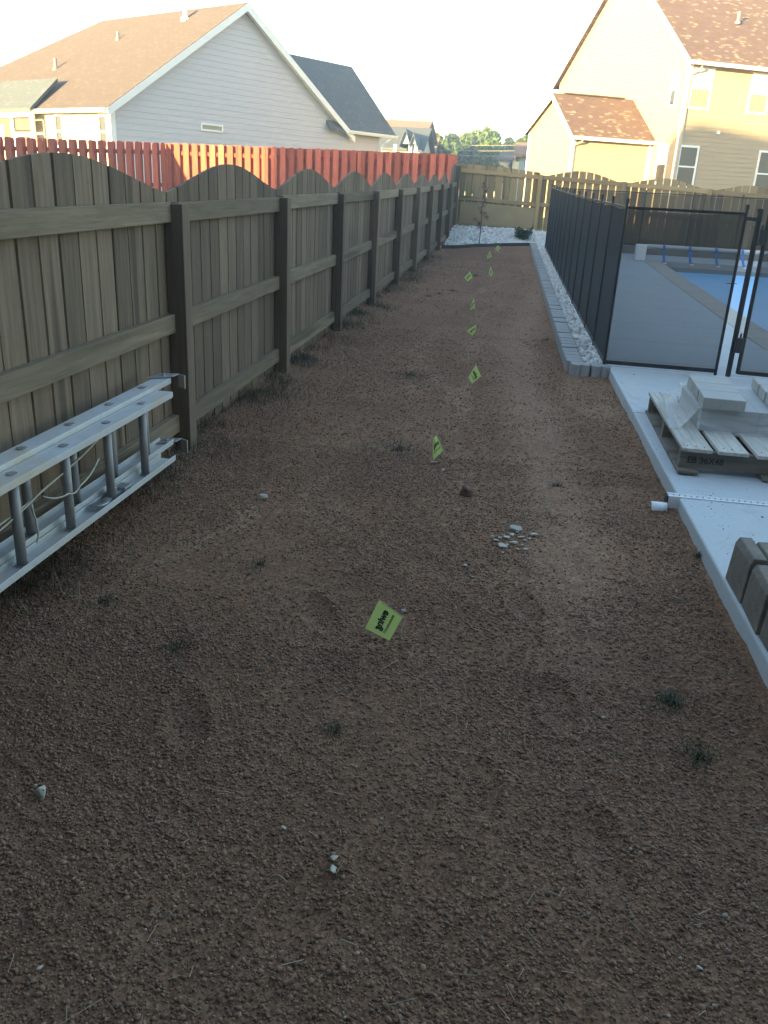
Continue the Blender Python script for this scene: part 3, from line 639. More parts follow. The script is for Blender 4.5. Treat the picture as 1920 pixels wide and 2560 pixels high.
m_ = MB(); m_.add([(1.69, 6.56, zd(6.6)+.04), (2.44, 6.5, zd(6.6)+.04), (2.44, 6.5, zd(6.6)+1.14), (1.69, 6.56, zd(6.6)+1.14)], [(0, 1, 2, 3)]); m_.build('mesh_panel', M['mesh'], gate)
# cover reel
reel = thing('pool_cover_reel', 'white pool cover reel with blue straps along the far pool end', 'cover reel', (2.15, 16.65, zd(16.6)))
m_ = MB(); m_.box(2.055, 2.24, 16.52, 16.72, zd(16.6), .575); m_.build('stand', M['white_plastic'], reel, bevel=.012)
m_ = MB(); m_.tube([(2.24, 16.63, .545), (8.6, 16.63, .535)], .042, 18); m_.build('tube', M['alu'], reel, smooth=False)
for k in range(9):
    x = 2.55+.46*k; s_ = MB(); P = [(16.63, .59), (16.585, .56), (16.575, .50), (16.47, .40), (16.33, .315), (16.2, zd(16.2)+.01)]
    for a, b in zip(P, P[1:]): s_.prism([(x-.022, a[0], a[1]), (x+.022, a[0], a[1]), (x+.022, b[0], b[1]), (x-.022, b[0], b[1])], (0, -.004, .003))
    st = s_.build('strap', M['strap'], reel)
    t_ = MB(); t_.box(x-.026, x+.026, 16.14, 16.2, zd(16.2)-.0, zd(16.2)+.02); c_ = t_.build('clip', M['white_plastic'], st)

# ------------------------------------------------------------------ ladder lying on its side against the fence
lad = thing('extension_ladder', 'old aluminium extension ladder on its edge against the grey fence', 'ladder', (-1.48, 2.8, .15))
def chan(m_, x0, x1, y0, y1, z, up):            # U channel rail, web horizontal at z, flanges toward `up`
    m_.box(x0, x1, y0, y1, z-.002, z+.002); h = .022*up
    for xx in (x0, x1-.004): m_.box(xx, xx+.004, y0, y1, min(z, z+h), max(z, z+h))
XB, XF = (-1.560, -1.490), (-1.484, -1.412)
zt_, zb_ = .478, .175
for (xa, xb), y0, y1, dz in ((XB, .2, 3.50, .018), (XF, .2, 3.33, 0)):
    m_ = MB(); chan(m_, xa, xb, y0, y1, zt_+dz, -1); m_.build('rail', M['alu'], lad, bevel=.001)
    m_ = MB(); chan(m_, xa, xb, y0, y1, zb_+dz, 1); m_.build('rail', M['alu'], lad, bevel=.001)
    xc = (xa+xb)/2; yy = y1-.13 if xa < -1.5 else y1-.30
    yy = y1-.22 if xa < -1.5 else y1-.235
    while yy > .3:
        m_ = MB(); m_.tube([(xc, yy, zb_+dz+.002), (xc, yy, zt_+dz-.002)], .0165, 14); rg = m_.build('rung', M['rung'], lad, smooth=True)
        m_ = MB(); m_.tube([(xc, yy, zt_+dz+.0005), (xc, yy, zt_+dz+.006)], .017, 16); m_.tube([(xc, yy, zb_+dz+.001), (xc, yy, zb_+dz+.008)], .021, 16); m_.build('rung_collar', M['alu_dark'], rg); yy -= .305
for zz, sg in ((zt_+.018, 1), (zb_+.018, 1)):     # swivel feet on the base section
    m_ = MB(); m_.prism([(-1.575, 3.44, zz+.006), (-1.48, 3.50, zz+.006), (-1.475, 3.56, zz+.006), (-1.55, 3.545, zz+.006)], (0, 0, .005)); m_.prism([(-1.48, 3.555, zz+.01), (-1.44, 3.53, zz+.01), (-1.44, 3.53, zz-.05), (-1.48, 3.555, zz-.05)], (.003, .006, 0)); m_.tube([(-1.525, 3.50, zz-.02), (-1.525, 3.50, zz+.018)], .008, 8); m_.build('foot', M['alu_dark'], lad, bevel=.001)
def arc(c, r, a0, a1, n=9): return [(c[0]+r*math.cos(R(a0+(a1-a0)*k/n)), c[1]+r*math.sin(R(a0+(a1-a0)*k/n))) for k in range(n+1)]
ho = arc((0, 0), .045, 20, 215); hi_ = arc((.008, -.002), .024, 215, 20); hk = ho+hi_
m_ = MB(); m_.prism([(-1.452+q*.75, 2.70+p, zb_+.014) for p, q in hk], (0, 0, .014)); m_.box(-1.465, -1.44, 2.735, 2.90, zb_+.004, zb_+.018); m_.box(-1.47, -1.425, 2.86, 2.92, zb_+.004, zb_+.028); m_.box(-1.475, -1.44, 2.81, 2.825, zb_+.004, zb_+.045); m_.build('rung_lock', M['alu_dark'], lad, bevel=.002)
m_ = MB()
def rope(pts, r=.003):
    P = [Vector(p) for p in pts]; out = []
    for k in range(len(P)-1):
        for q in range(4): out.append(P[k].lerp(P[k+1], q/4)+Vector((0, 0, -.012*math.sin(math.pi*q/4))))
    m_.tube(out+[P[-1]], r, 6)
rope([(-1.46, 1.3, .24), (-1.455, 1.9, .315), (-1.45, 2.35, .375), (-1.45, 2.85, .465)]); rope([(-1.46, 1.3, .25), (-1.46, 2.0, .335), (-1.455, 2.62, .41)])
rope([(-1.44, 2.32, .36), (-1.425, 2.45, .325), (-1.42, 2.52, .33), (-1.44, 2.70, .37)]); rope([(-1.452, 2.27, .35), (-1.445, 2.275, .30), (-1.445, 2.28, .25), (-1.44, 2.26, .225)], .0035)
m_.build('rope', M['rope'], lad, smooth=True)

# ------------------------------------------------------------------ pallet with pavers and netting
zs = G(4.7)+TH
pal = thing('wooden_pallet', 'grey weathered wooden pallet on the concrete walk carrying pavers', 'pallet', (1.3, 4.65, zs))
for x0, x1 in ((.853, .95), (1.25, 1.36), (1.67, 1.77)):
    m_ = MB(); m_.box(x0, x1, 4.03, 5.25, zs+.001, zs+.019, rnd.random()*.4); m_.build('bottom_board', M['pallet_x'], pal, bevel=.002)
for y0 in (4.085, 4.63, 5.19):
    m_ = MB(); m_.box(.862, 1.77, y0, y0+.038, zs+.0195, zs+.106, rnd.random()*.5); st = m_.build('stringer', M['pallet_x'], pal, bevel=.002)
    if y0 < 4.2: stf = st
bx = .862
for k, (x0, x1, y0) in enumerate(((.862, 1.004, 4.055), (1.030, 1.170, 4.05), (1.206, 1.346, 4.035), (1.37, 1.51, 4.05), (1.545, 1.69, 4.05))):
    m_ = MB(); m_.box(x0, x1, y0, 5.285, zs+.1065, zs+.124, .5+rnd.random()*.5)
    tb = m_.build('top_board', M['pallet'], pal, bevel=.002); h_ = MB()
    for yn in (4.10, 4.65, 5.21):
        for q in range(3): h_.tube([(x0+.03+q*.04, yn+rnd.uniform(-.008, .008), zs+.123), (x0+.03+q*.04, yn, zs+.1246)], .004, 8)
    h_.build('nail_heads', M['vent'], tb)
def text_mesh(s, bold=.02):
    cu = bpy.data.curves.new('t', 'FONT'); cu.body = s; cu.align_x = 'CENTER'; cu.align_y = 'CENTER'; cu.size = 1; cu.offset = bold; cu.resolution_u = 3
    ob = bpy.data.objects.new('t', cu); COL.objects.link(ob); dg = bpy.context.evaluated_depsgraph_get(); me = bpy.data.meshes.new_from_object(ob.evaluated_get(dg))
    vs = [tuple(v.co) for v in me.vertices]; fs = [tuple(p.vertices) for p in me.polygons]; bpy.data.objects.remove(ob); bpy.data.curves.remove(cu); bpy.data.meshes.remove(me)
    xs_ = [v[0] for v in vs]; ys_ = [v[1] for v in vs]; cx, cy = (min(xs_)+max(xs_))/2, (min(ys_)+max(ys_))/2; sx, sy = max(xs_)-min(xs_), max(ys_)-min(ys_)
    return [((v[0]-cx)/sx, (v[1]-cy)/sy) for v in vs], fs
tv, tf = text_mesh('EB 36X48', .03); m_ = MB(); m_.add([(.985+u*.17, 4.0838, zs+.062+v*.034) for u, v in tv], tf); m_.build('stencilled_text', M['stencil'], stf)
pz0 = zs+.1245
def paver(x0, x1, y0, y1, z0, lab, grp, rz=0):
    m_ = MB(); cx, cy = (x0+x1)/2, (y0+y1)/2; w, d = (x1-x0)/2, (y1-y0)/2; m_.box(-w, w, -d, d, 0, .058); o = m_.build('concrete_paver', M['paver_pale'], bevel=.004)
    o.location = (cx, cy, z0); o.rotation_euler = (0, 0, rz+rnd.uniform(-.012, .012)); tag(o, lab, 'paver', grp)
for lay in (0, 1):
    for ci, x0 in enumerate((1.0, 1.292, 1.584)):
        for ri, y0 in enumerate((4.44, 4.735)):
            paver(x0, x0+.288, y0, y0+.288, pz0+lay*.0585, 'large pale paver in the netted %s layer, %s row, %s column on the pallet' % (('bottom', 'upper')[lay], ('front', 'back')[ri], ('left', 'middle', 'right')[ci]), 'pale pavers stacked on the pallet')
for k in range(3): paver(1.0+.008*k, 1.208+.008*k, 4.40+.2*k, 4.595+.2*k, pz0+.121, ('front', 'middle', 'rearmost')[k]+' paver of the left row lying on top of the netting', 'pavers on top of the netting', R(-3))
for k in range(3): paver(1.36+.012*k, 1.575+.012*k, 4.47+.2*k, 4.665+.2*k, pz0+.121, ('front', 'middle', 'rearmost')[k]+' paver of the right row lying on top of the netting', 'pavers on top of the netting', R(-5))
net = MB()
def patch(f, nu, nv, su, sv):
    P = [[f(u/nu, v/nv) for v in range(nv+1)] for u in range(nu+1)]
    for a in range(nu):
        for b in range(nv):
            net.add([P[a][b], P[a+1][b], P[a+1][b+1], P[a][b+1]], [(0, 1, 2, 3)], .5, [[((a+i)/nu*su, (b+j)/nv*sv) for i, j in ((0, 0), (1, 0), (1, 1), (0, 1))]])
zt2 = pz0+.1185; nz = lambda a, b: noise.noise(Vector((a*9, b*9, 1)))
patch(lambda u, v: (.985+.9*u, 4.425+.62*v, zt2+.0012), 10, 8, .9, .62)
patch(lambda u, v: (.985+.9*u, 4.425-.004-.035*v*v-.01*v*nz(u, v), zt2+.0012-(.105+.02*math.sin(7*u))*v), 26, 8, .9, .12)
patch(lambda u, v: (.985-.10*u*(1.3-.8*v)-.006*u, 4.43+.62*v+.10*u*(v-.3), zt2+.001-.112*min(1, u*1.7)**.8+.006*abs(nz(u, v))*u), 12, 16, .16, .62)
o = net.build('plastic_netting', M['net']); tag(o, 'clear white plastic netting draped over the lower pavers on the pallet', 'netting')

# ------------------------------------------------------------------ tumbled wall blocks standing on the walk edge
def wall_block(x, y0, y1, h, d, rz, lab, lean=.018):
    m_ = MB(); w = (y1-y0); z0 = zd((y0+y1)/2)+.001
    m_.add([(0, -w/2, 0), (d, -w/2, 0), (d, w/2, 0), (0, w/2, 0), (lean*.4, -w/2+.004, h*.86), (d, -w/2+.004, h), (d, w/2-.004, h), (lean*.4, w/2-.004, h*.86), (lean, -w/2+.006, h), (lean, w/2-.006, h)],
           [(3, 2, 1, 0), (0, 1, 5, 8, 4), (2, 3, 7, 9, 6), (1, 2, 6, 5), (0, 4, 7, 3), (4, 8, 9, 7), (8, 5, 6, 9)])
    bm_o = m_.build('wall_block', M['block'], bevel=.004); bm_o.location = (x, (y0+y1)/2, z0); bm_o.rotation_euler = (0, 0, rz); tag(bm_o, lab, 'block', 'tumbled wall blocks on the concrete edge')
wall_block(.838, 2.665, 2.87, .165, .060, R(1), 'brown grey wall block at the far end of the front row on the concrete edge')
wall_block(.842, 2.455, 2.658, .158, .060, R(-1), 'brown grey wall block second from the far end of the front row')
wall_block(.852, 2.24, 2.446, .162, .060, R(2), 'dark wall block third in the front row by the frame edge')
wall_block(.860, 2.03, 2.232, .16, .06, R(0), 'wall block nearest the viewer in the front row')
wall_block(.905, 2.72, 2.88, .150, .062, R(2), 'shorter wall block at the far end of the back row')
wall_block(.908, 2.53, 2.712, .153, .062, R(-2), 'ochre tinged wall block in the middle of the back row')
wall_block(.915, 2.32, 2.522, .15, .062, R(1), 'wall block nearest the viewer in the back row')

# ------------------------------------------------------------------ irrigation marker flags
FLAGS = [
 ([(-0.328, 2.296, 0.145), (-0.249, 2.285, 0.1), (-0.282, 2.25, 0.031), (-0.361, 2.255, 0.061)], (-0.25, 2.247), 0, 'nearest yellow marker flag, leaning flat with its print seen from behind'),
 ([(-0.335, 4.099, 0.177), (-0.293, 4.084, 0.102), (-0.342, 4.067, 0.047), (-0.352, 4.095, 0.150)], (-0.294, 4.067), 0, 'crumpled folded yellow marker flag, second from the viewer'),
 ([(-0.241, 5.911, 0.201), (-0.285, 5.894, 0.108), (-0.255, 5.888, 0.065), (-0.196, 5.899, 0.123)], (-0.286, 5.887), 0, 'yellow marker flag with readable print, third from the viewer'),
 ([(-0.348, 7.876, 0.192), (-0.35, 7.868, 0.131), (-0.377, 7.862, 0.087), (-0.432, 7.864, 0.129)], (-0.349, 7.861), 0, 'wide drooping yellow marker flag, fourth from the viewer'),
 ([(-0.473, 9.481, 0.244), (-0.452, 9.471, 0.135), (-0.502, 9.466, 0.111), (-0.498, 9.471, 0.163)], (-0.453, 9.467), 0, 'narrow yellow marker flag seen almost edge on, fifth from the viewer'),
 ([(-0.687, 12.102, 0.294), (-0.647, 12.098, 0.212), (-0.708, 12.09, 0.153), (-0.761, 12.091, 0.208)], (-0.651, 12.092), 0, 'square tilted yellow marker flag left of a green tuft'),
 ([(-0.437, 12.888, 0.312), (-0.392, 12.884, 0.232), (-0.418, 12.878, 0.168), (-0.455, 12.881, 0.222)], (-0.391, 12.878), 0, 'yellow marker flag right of the green tuft'),
 ([(-0.561, 15.531, 0.368), (-0.527, 15.527, 0.275), (-0.596, 15.522, 0.216), (-0.607, 15.523, 0.262)], (-0.529, 15.523), 0, 'small yellow marker flag just before the far stone bed'),
 ([(-0.492, 17.32, 0.366), (-0.433, 17.319, 0.329), (-0.467, 17.315, 0.249), (-0.526, 17.315, 0.283)], (-0.433, 17.315), 0, 'small square yellow marker flag overlapping another before the stone bed'),
 ([(-0.573, 18.878, 0.375), (-0.546, 18.875, 0.282), (-0.585, 18.874, 0.272), (-0.591, 18.875, 0.32)], (-0.549, 18.874), 0, 'tiny yellow marker flag at the bed edge behind the square one'),
 ([(-0.423, 19.989, 0.432), (-0.402, 19.987, 0.37), (-0.422, 19.984, 0.311), (-0.447, 19.986, 0.356)], (-0.399, 19.984), 0, 'farthest tiny yellow marker flag standing in the white stones')]
e1, f1 = text_mesh('ewing', .045); e2, f2 = text_mesh('IRRIGATION PRODUCTS', .02)
for k, (c, base, _, lab) in enumerate(FLAGS):
    p0, p1, p2, p3 = [Vector(q) for q in c]; nrm = (p1-p0).cross(p3-p0).normalized()
    bz = ground_z(*base); fl = thing('marker_flag', lab, 'marker flag', (*base, bz), 'yellow marker flags along the dirt')
    amp = (.004, .016, .006, .008, .006)[k] if k < 5 else .006
    def S_(u, v, off=0):
        p = p1.lerp(p2, u).lerp(p0.lerp(p3, u), v); w = amp*math.sin(2.6*u+1.4*v+k)*math.sin(math.pi*min(1, u+.1))
        if k == 1: w += .02*abs(u-.45)
        return p+nrm*(w+off)
    m_ = MB(); K = 8
    P = [[S_(a/K, b/K) for b in range(K+1)] for a in range(K+1)]
    m_.add([q for row in P for q in row], [(a*(K+1)+b, (a+1)*(K+1)+b, (a+1)*(K+1)+b+1, a*(K+1)+b+1) for a in range(K) for b in range(K)])
    fo = m_.build('flag', M['flag'], fl, smooth=True)
    for sg in (-1, 1):
        m_ = MB(); m_.add([S_(.50+u*.70, .57+v*.36, sg*.0007) for u, v in e1], f1); m_.add([S_(.50+u*.70, .30+v*.09, sg*.0007) for u, v in e2], f2); m_.build('print', M['ink'], fo)
    m_ = MB(); d = (p1-p0).normalized(); m_.tube([p0-d*.004, p1+d*.01, Vector((base[0], base[1], bz+.03)).lerp(p1, .3), (base[0], base[1], bz-.04)], .0013, 6); m_.build('wire_stake', M['stake'], fl)

# ------------------------------------------------------------------ stones, clod, tufts
sv, sF = rock_variants(8, 3, .7, 21, 1.1, 16)
CH = [((0.092, 3.304), .032), ((0.057, 3.196), .015), ((0.079, 3.229), .014), ((0.118, 3.213), .017), ((0.015, 3.15), .013), ((0.086, 3.144), .021), ((0.041, 3.098), .022), ((0.166, 3.258), .018), ((0.03, 3.189), .009), ((0.121, 3.13), .009), ((0.103, 3.087), .008), ((0.135, 3.10), .010), ((.065, 3.25), .009), ((.10, 3.27), .008), ((.00, 3.19), .008), ((.13, 3.18), .010), ((.06, 3.12), .009), ((.15, 3.21), .008), ((.045, 3.04), .007)]
def stone(name, x, y, r, lab, cat, grp, mname='chip', flat=.38, v=None):
    o = scatter(name, [sv[rnd.randrange(8)] if v is None else sv[v]], sF, np.zeros((1, 3)), np.array([[r, r*rnd.uniform(.6, .85), r*flat]]), M[mname], np.array([rnd.random()]), smooth=False, full=False)
    o.location = (x, y, ground_z(x, y)+r*flat*.55+.003); o.rotation_euler = (rnd.uniform(-.2, .2), rnd.uniform(-.2, .2), 0); tag(o, lab, cat, grp)
def plate(x, y, r, lab, grp):
    n = rnd.randint(4, 6); a0 = rnd.uniform(0, 6.28); m_ = MB(); pts = []
    for q in range(n): a = a0+6.283*(q+rnd.uniform(-.25, .25))/n; pts.append((r*rnd.uniform(.7, 1.05)*math.cos(a), r*rnd.uniform(.55, .8)*math.sin(a), 0))
    m_.prism(pts, (rnd.uniform(-.1, .1)*r, 0, r*.22+.002), rnd.random()); o = m_.build('stone_chip', M['chip'], bevel=.001); o.location = (x, y, ground_z(x, y)+.003); o.rotation_euler = (rnd.uniform(-.25, .25), rnd.uniform(-.2, .2), 0); tag(o, lab, 'stone', grp)
for k, ((x, y), r) in enumerate(CH):
    plate(x, y, r*1.2, 'largest long pale stone chip at the back of the chip patch' if k == 0 else 'pale angular stone chip in the patch of chips on the dirt', 'pale stone chips lying in one patch')
for x, y, r, lab in ((.224, 3.6, .015, 'pale oval leaf like stone right of the chip patch'), (-.279, 3.984, .016, 'whitish upright pebble in front of the folded flag'), (-.092, 2.885, .013, 'pale pebble below left of the chip patch'), (-.056, 2.795, .010, 'small tan pebble between chip patch and nearest flag'),
                   (-.339, 4.09, .02, 'flat tan stone at the foot of the folded flag'), (-.962, 1.416, .025, 'pale flat stone near the left frame edge'), (-.26, 1.345, .010, 'whitish twin pebble in the lower middle of the dirt, farther one'), (-.258, 1.322, .010, 'whitish twin pebble in the lower middle of the dirt, nearer one'),
                   (-.387, 1.41, .008, 'small pinkish pebble left of the twin pebbles'), (-.268, 2.476, .012, 'pale stone just behind the nearest flag'), (.462, 1.227, .007, 'small whitish chip near the lower right corner'), (-1.02, 3.35, .03, 'pale stone in the dead grass below the ladder feet'), (-.525, 5.95, .02, 'pale pebble beside the dry grass patch left of the third flag')):
    stone('stone', x, y, r*1.15, lab, 'stone', None)
sv, sF = rock_variants(3, 3, .55, 77, 1.3)
stone('clay_clod', -.14, 3.668, .034, 'rounded brown clay clod alone in the middle of the dirt', 'clod', None, 'clod_big', .8, 2)
leaf_ = MB(); z = ground_z(.675, 2.775)+.012; leaf_.prism([(.645, 2.79, z), (.66, 2.787, z+.003), (.69, 2.772, z+.002), (.705, 2.762, z), (.685, 2.765, z+.004), (.655, 2.778, z+.004)], (0, 0, .0012)); tag(leaf_.build('fallen_leaf', M['dry']), 'pale dry leaf on the dirt left of the wall blocks', 'leaf')
TF = [(-.726, 6.033, .16, 260, 'wide dry green grass patch left of the third flag', 1), (-.538, 4.284, .15, 240, 'sparse dry grass patch left of the folded flag', 1), (.286, 3.925, .035, 60, 'small green weed right of the clay clod', 0),
      (-.647, 13.029, .05, 120, 'dark green tuft between the two far flags', 0), (-1.078, 10.415, .06, 110, 'green tuft nearest the fence in the far row of three', 0), (-.973, 10.742, .05, 90, 'green tuft in the middle of the far row of three', 0), (-.842, 11.097, .07, 90, 'pale thin tuft at the right of the far row of three', 1),
      (-1.243, 2.289, .04, 60, 'small grass tuft in the soil below the ladder', 0), (-.843, 2.699, .04, 50, 'thin dark tuft left of the nearest flag toward the fence', 0), (-.904, 2.069, .07, 70, 'faint grass tuft left of the nearest flag', 0), (-.353, 1.776, .035, 40, 'small upright tuft below the nearest flag', 0),
      (.54, 2.121, .075, 150, 'dark grass clump below the wall blocks', 0), (.58, 1.886, .06, 100, 'dark grass clump lower right, nearest the viewer', 0), (.806, 3.185, .02, 40, 'spiky weed against the concrete edge by the wall blocks', 0), (.305, 8.011, .05, 60, 'dry weed beside the edging pavers', 1), (.742, 3.66, .02, 30, 'dry weed under the drain pipe', 1)]
for x, y, r, n, lab, dry in TF:
    a = rng.uniform(0, 6.28, n); q = np.abs(rng.normal(0, r*.6, n)); P = np.stack([x+q*np.cos(a), y+q*np.sin(a)*1.1, 0*a], 1); P[:, 2] = [ground_z(p[0], p[1]) for p in P]
    hh = rng.uniform(.012, .05, n)*(1.0 if r > .05 else .9); Vb, Fb, T = blades(P, hh, rng.uniform(.0007, .0016, n), rng.uniform(.55, 1.2, n), rng.random(n)*(.6 if dry else 1)+(.0 if dry else 0))
    rt_ = thing('grass_tuft', lab, 'grass tuft', (x, y, ground_z(x, y)), 'grass tufts on the dirt'); o = np_mesh('blades', Vb, Fb, M['darkgrass'] if dry else M['grass'], T, parent=rt_)

# ------------------------------------------------------------------ plants
def leaf_cloud(C, Rd, n, size, tint_f, squash=1.):            # leaf quads spread through spheres C with radii Rd
    C = np.array(C); Rd = np.array(Rd); p = Rd**2/np.sum(Rd**2); k = rng.choice(len(C), n, p=p); d = rng.normal(0, 1, (n, 3)); d /= np.linalg.norm(d, axis=1)[:, None]
    rad = Rd[k]*(rng.random(n)**.45); P = C[k]+d*rad[:, None]*np.array([1, 1, squash]); a = rng.normal(0, 1, (n, 3)); a /= np.linalg.norm(a, axis=1)[:, None]; b = np.cross(a, rng.normal(0, 1, (n, 3))); b /= np.linalg.norm(b, axis=1)[:, None]
    s = size*rng.uniform(.6, 1.4, n)[:, None]; V = np.stack([P-a*s, P-b*s*.55, P+a*s, P+b*s*.55], 1).reshape(-1, 3); return V, np.arange(4*n).reshape(-1, 4), tint_f(n)
def tree(x, y, h, cr, lab, mname, seed, clumps=16, n=3200, size=.28, tall=1., trunk_to=.55):
    g_ = random.Random(seed); z0 = .3; t = thing('tree', lab, 'tree', (x, y, z0), 'trees beyond the rear fence'); m_ = MB()
    m_.tube([(x, y, z0-.5), (x+g_.uniform(-.2, .2), y, z0+h*.3), (x+g_.uniform(-.3, .3), y, z0+h*trunk_to)], .16, 8, r2=.07)
    C = []; Rr = []
    for k in range(clumps):
        f = (k+.5)/clumps; a = g_.uniform(0, 6.28); zz = h*(.30+.70*f); prof = math.sin(math.pi*min(1, .18+.80*f))**.7*cr; rad = prof*g_.uniform(.25, .95); C.append((x+rad*math.cos(a), y+rad*math.sin(a), z0+zz-cr*.2)); Rr.append(cr*g_.uniform(.22, .45)*tall)
        if k % 2 == 0: m_.tube([(x, y, z0+h*(.2+.3*f)), (C[-1][0], C[-1][1], C[-1][2])], .06, 5, r2=.02)
    m_.build('trunk', M['bark'], t); V_, F_, T_ = leaf_cloud(C, Rr, n, size, lambda q: rng.random(q)); np_mesh('crown', V_, F_, M[mname], T_, parent=t)
TD = 95.
for k, (rx, rz, cr, lab, mn) in enumerate(((-.1072, .0543, 1.7, 'pale green tree right behind the far orange roofed gable', 'leaf'), (-.0860, .0548, 1.8, 'dark layered evergreen left of the utility pole', 'leaf_dark'), (-.0724, .0542, 2.0, 'round topped tree just left of the utility pole', 'leaf'),
        (-.0540, .0617, 2.6, 'tallest bright green tree rising beside the utility pole', 'leaf'), (-.0400, .0557, 2.2, 'broad green tree right of the tallest one', 'leaf'), (-.0254, .0495, 1.6, 'dark rounded tree above the yellow sunlit house', 'leaf_dark'), (-.0150, .0520, 1.5, 'thin olive tree left of the taupe house extension', 'leaf'), (-.0060, .0555, 1.7, 'ragged tree peeping beside the taupe house extension', 'leaf'),
        (-.0950, .0440, 1.8, 'low green tree filling the gap behind the red fence end', 'leaf'), (-.0650, .0430, 2.0, 'low dark green tree in front of the utility pole', 'leaf_dark'), (-.0480, .0440, 2.0, 'low leafy tree below the tallest tree', 'leaf'))):
    d = TD+(-12 if rz < .045 else rnd.uniform(-4, 6)); tree(rx*d, d, rz*d+CAMH-.3+.35, cr*d/TD*1.05, lab, mn, 40+k, n=3600 if rz > .05 else 2600, size=.24)
# maroon sapling
sx, sy = -.905, 18.35; sz = ground_z(sx, sy); sap = thing('maple_sapling', 'slender maroon leaved sapling in the white stone bed', 'sapling', (sx, sy, sz)); m_ = MB()
m_.tube([(sx, sy, sz-.05), (sx+.01, sy, sz+.5), (sx-.01, sy, sz+.9), (sx+.02, sy, sz+1.32)], .011, 6, r2=.004)
C = []; Rr = []
for k in range(20):
    f = k/19; zz = sz+.34+.95*f; a = rnd.uniform(0, 6.28); q = rnd.uniform(.04, .17)*(1-.45*f) if .05 < f < .5 else rnd.uniform(.02, .12)*(1.1-.6*f); p = (sx+q*math.cos(a), sy+q*math.sin(a), zz); C.append(p); Rr.append(.055 if f < .5 else .045)
    m_.tube([(sx, sy, zz-.06), p], .004, 5, r2=.002)
m_.build('stem', M['bark'], sap); V_, F_, T_ = leaf_cloud(C, Rr, 260, .019, lambda q: rng.random(q)); np_mesh('foliage', V_, F_, M['leaf_red'], T_, parent=sap)
bx_, by_ = -.02, 19.62; bz_ = ground_z(bx_, by_); sh = thing('green_shrub', 'low round dark green shrub in the stone bed by the rear fence', 'shrub', (bx_, by_, bz_))
V_, F_, T_ = leaf_cloud([(bx_+rnd.uniform(-.13, .13), by_+rnd.uniform(-.1, .1), bz_+rnd.uniform(.06, .22)) for k in range(12)], [.085]*12, 1500, .022, lambda q: rng.random(q)); np_mesh('foliage', V_, F_, M['shrub'], T_, parent=sh)
m_ = MB(); m_.tube([(bx_, by_, bz_-.05), (bx_, by_, bz_+.15)], .015, 6); m_.build('stem', M['bark'], sh)

# ------------------------------------------------------------------ houses
class Frame:                                        # wall frame: origin o, unit u (along wall), outward normal n
    def __init__(s, o, u, n): s.o = Vector(o); s.u = Vector((*u, 0)).normalized(); s.n = Vector((*n, 0)).normalized()
    def p(s, u, z, out=0.): q = s.o+s.u*u+s.n*out; return Vector((q.x, q.y, z))
def clip(poly, z, keep_above):
    out = []
    for a, b in zip(poly, poly[1:]+poly[:1]):
        ia, ib = (a[1] >= z) == keep_above or a[1] == z, (b[1] >= z) == keep_above or b[1] == z
        if ia: out.append(a)
        if ia != ib and a[1] != b[1]: t = (z-a[1])/(b[1]-a[1]); out.append((a[0]+(b[0]-a[0])*t, z))
    return out
def lap_wall(fr, poly, m, parent, lap=.17, name='wall', tk=.014):
    m_ = MB(); z0 = min(p[1] for p in poly); z1 = max(p[1] for p in poly); z = z0; m_.prism([fr.p(u, zz, -.02) for u, zz in poly], -fr.n*.12)
    while z < z1-1e-3:
        c = clip(clip(poly, z, True), min(z+lap, z1), False)
        if len(c) >= 3:
            ztop = min(z+lap, z1); vs = [fr.p(u, zz, tk*(1-(zz-z)/lap)) for u, zz in c]; m_.add(vs, [tuple(range(len(vs)))], .5)
            us = [u for u, zz in c if abs(zz-z) < 1e-4]
            if len(us) >= 2: m_.add([fr.p(min(us), z, tk), fr.p(max(us), z, tk), fr.p(max(us), z, 0), fr.p(min(us), z, 0)], [(0, 1, 2, 3)])
        z += lap
    return m_.build(name, m, parent)
def fbox(m_, fr, u0, u1, z0, z1, d0, d1): m_.prism([fr.p(u0, z0, d0), fr.p(u1, z0, d0), fr.p(u1, z1, d0), fr.p(u0, z1, d0)], fr.n*(d1-d0))
def window(fr, u0, u1, z0, z1, parent, split=True, gl='glass', blind=0, glow=None, tw=.08):
    m_ = MB()
    fbox(m_, fr, u0-tw, u0, z0-tw, z1+tw, .0, .045); fbox(m_, fr, u1, u1+tw, z0-tw, z1+tw, .0, .045); fbox(m_, fr, u0, u1, z1, z1+tw, .0, .046); fbox(m_, fr, u0, u1, z0-tw, z0, .0, .05)
    zm = (z0+z1)/2
    if split: fbox(m_, fr, u0, u1, zm-.03, zm+.03, .015, .04)
    w = m_.build('window', M['trim'], parent); g_ = MB(); g_.add([fr.p(u0, z0, .02), fr.p(u1, z0, .02), fr.p(u1, z1, .02), fr.p(u0, z1, .02)], [(0, 1, 2, 3)]); g_.build('pane', M[gl], w)
    if blind:
        b_ = MB(); zz = z1; 
        while zz > z1-(z1-z0)*blind: b_.add([fr.p(u0, zz, .024), fr.p(u1, zz, .024), fr.p(u1, zz-.028, .0275), fr.p(u0, zz-.028, .0275)], [(0, 1, 2, 3)]); zz -= .03
        b_.build('blind', M['blind'], w)
    return w
def gutter(m_, a, b, out):
    a, b, o_ = Vector(a), Vector(b), Vector(out).normalized()*.06; m_.prism([a, a+o_*2, a+o_*2-Vector((0, 0, .03)), a+o_*1.5-Vector((0, 0, .12)), a-Vector((0, 0, .12))], b-a)
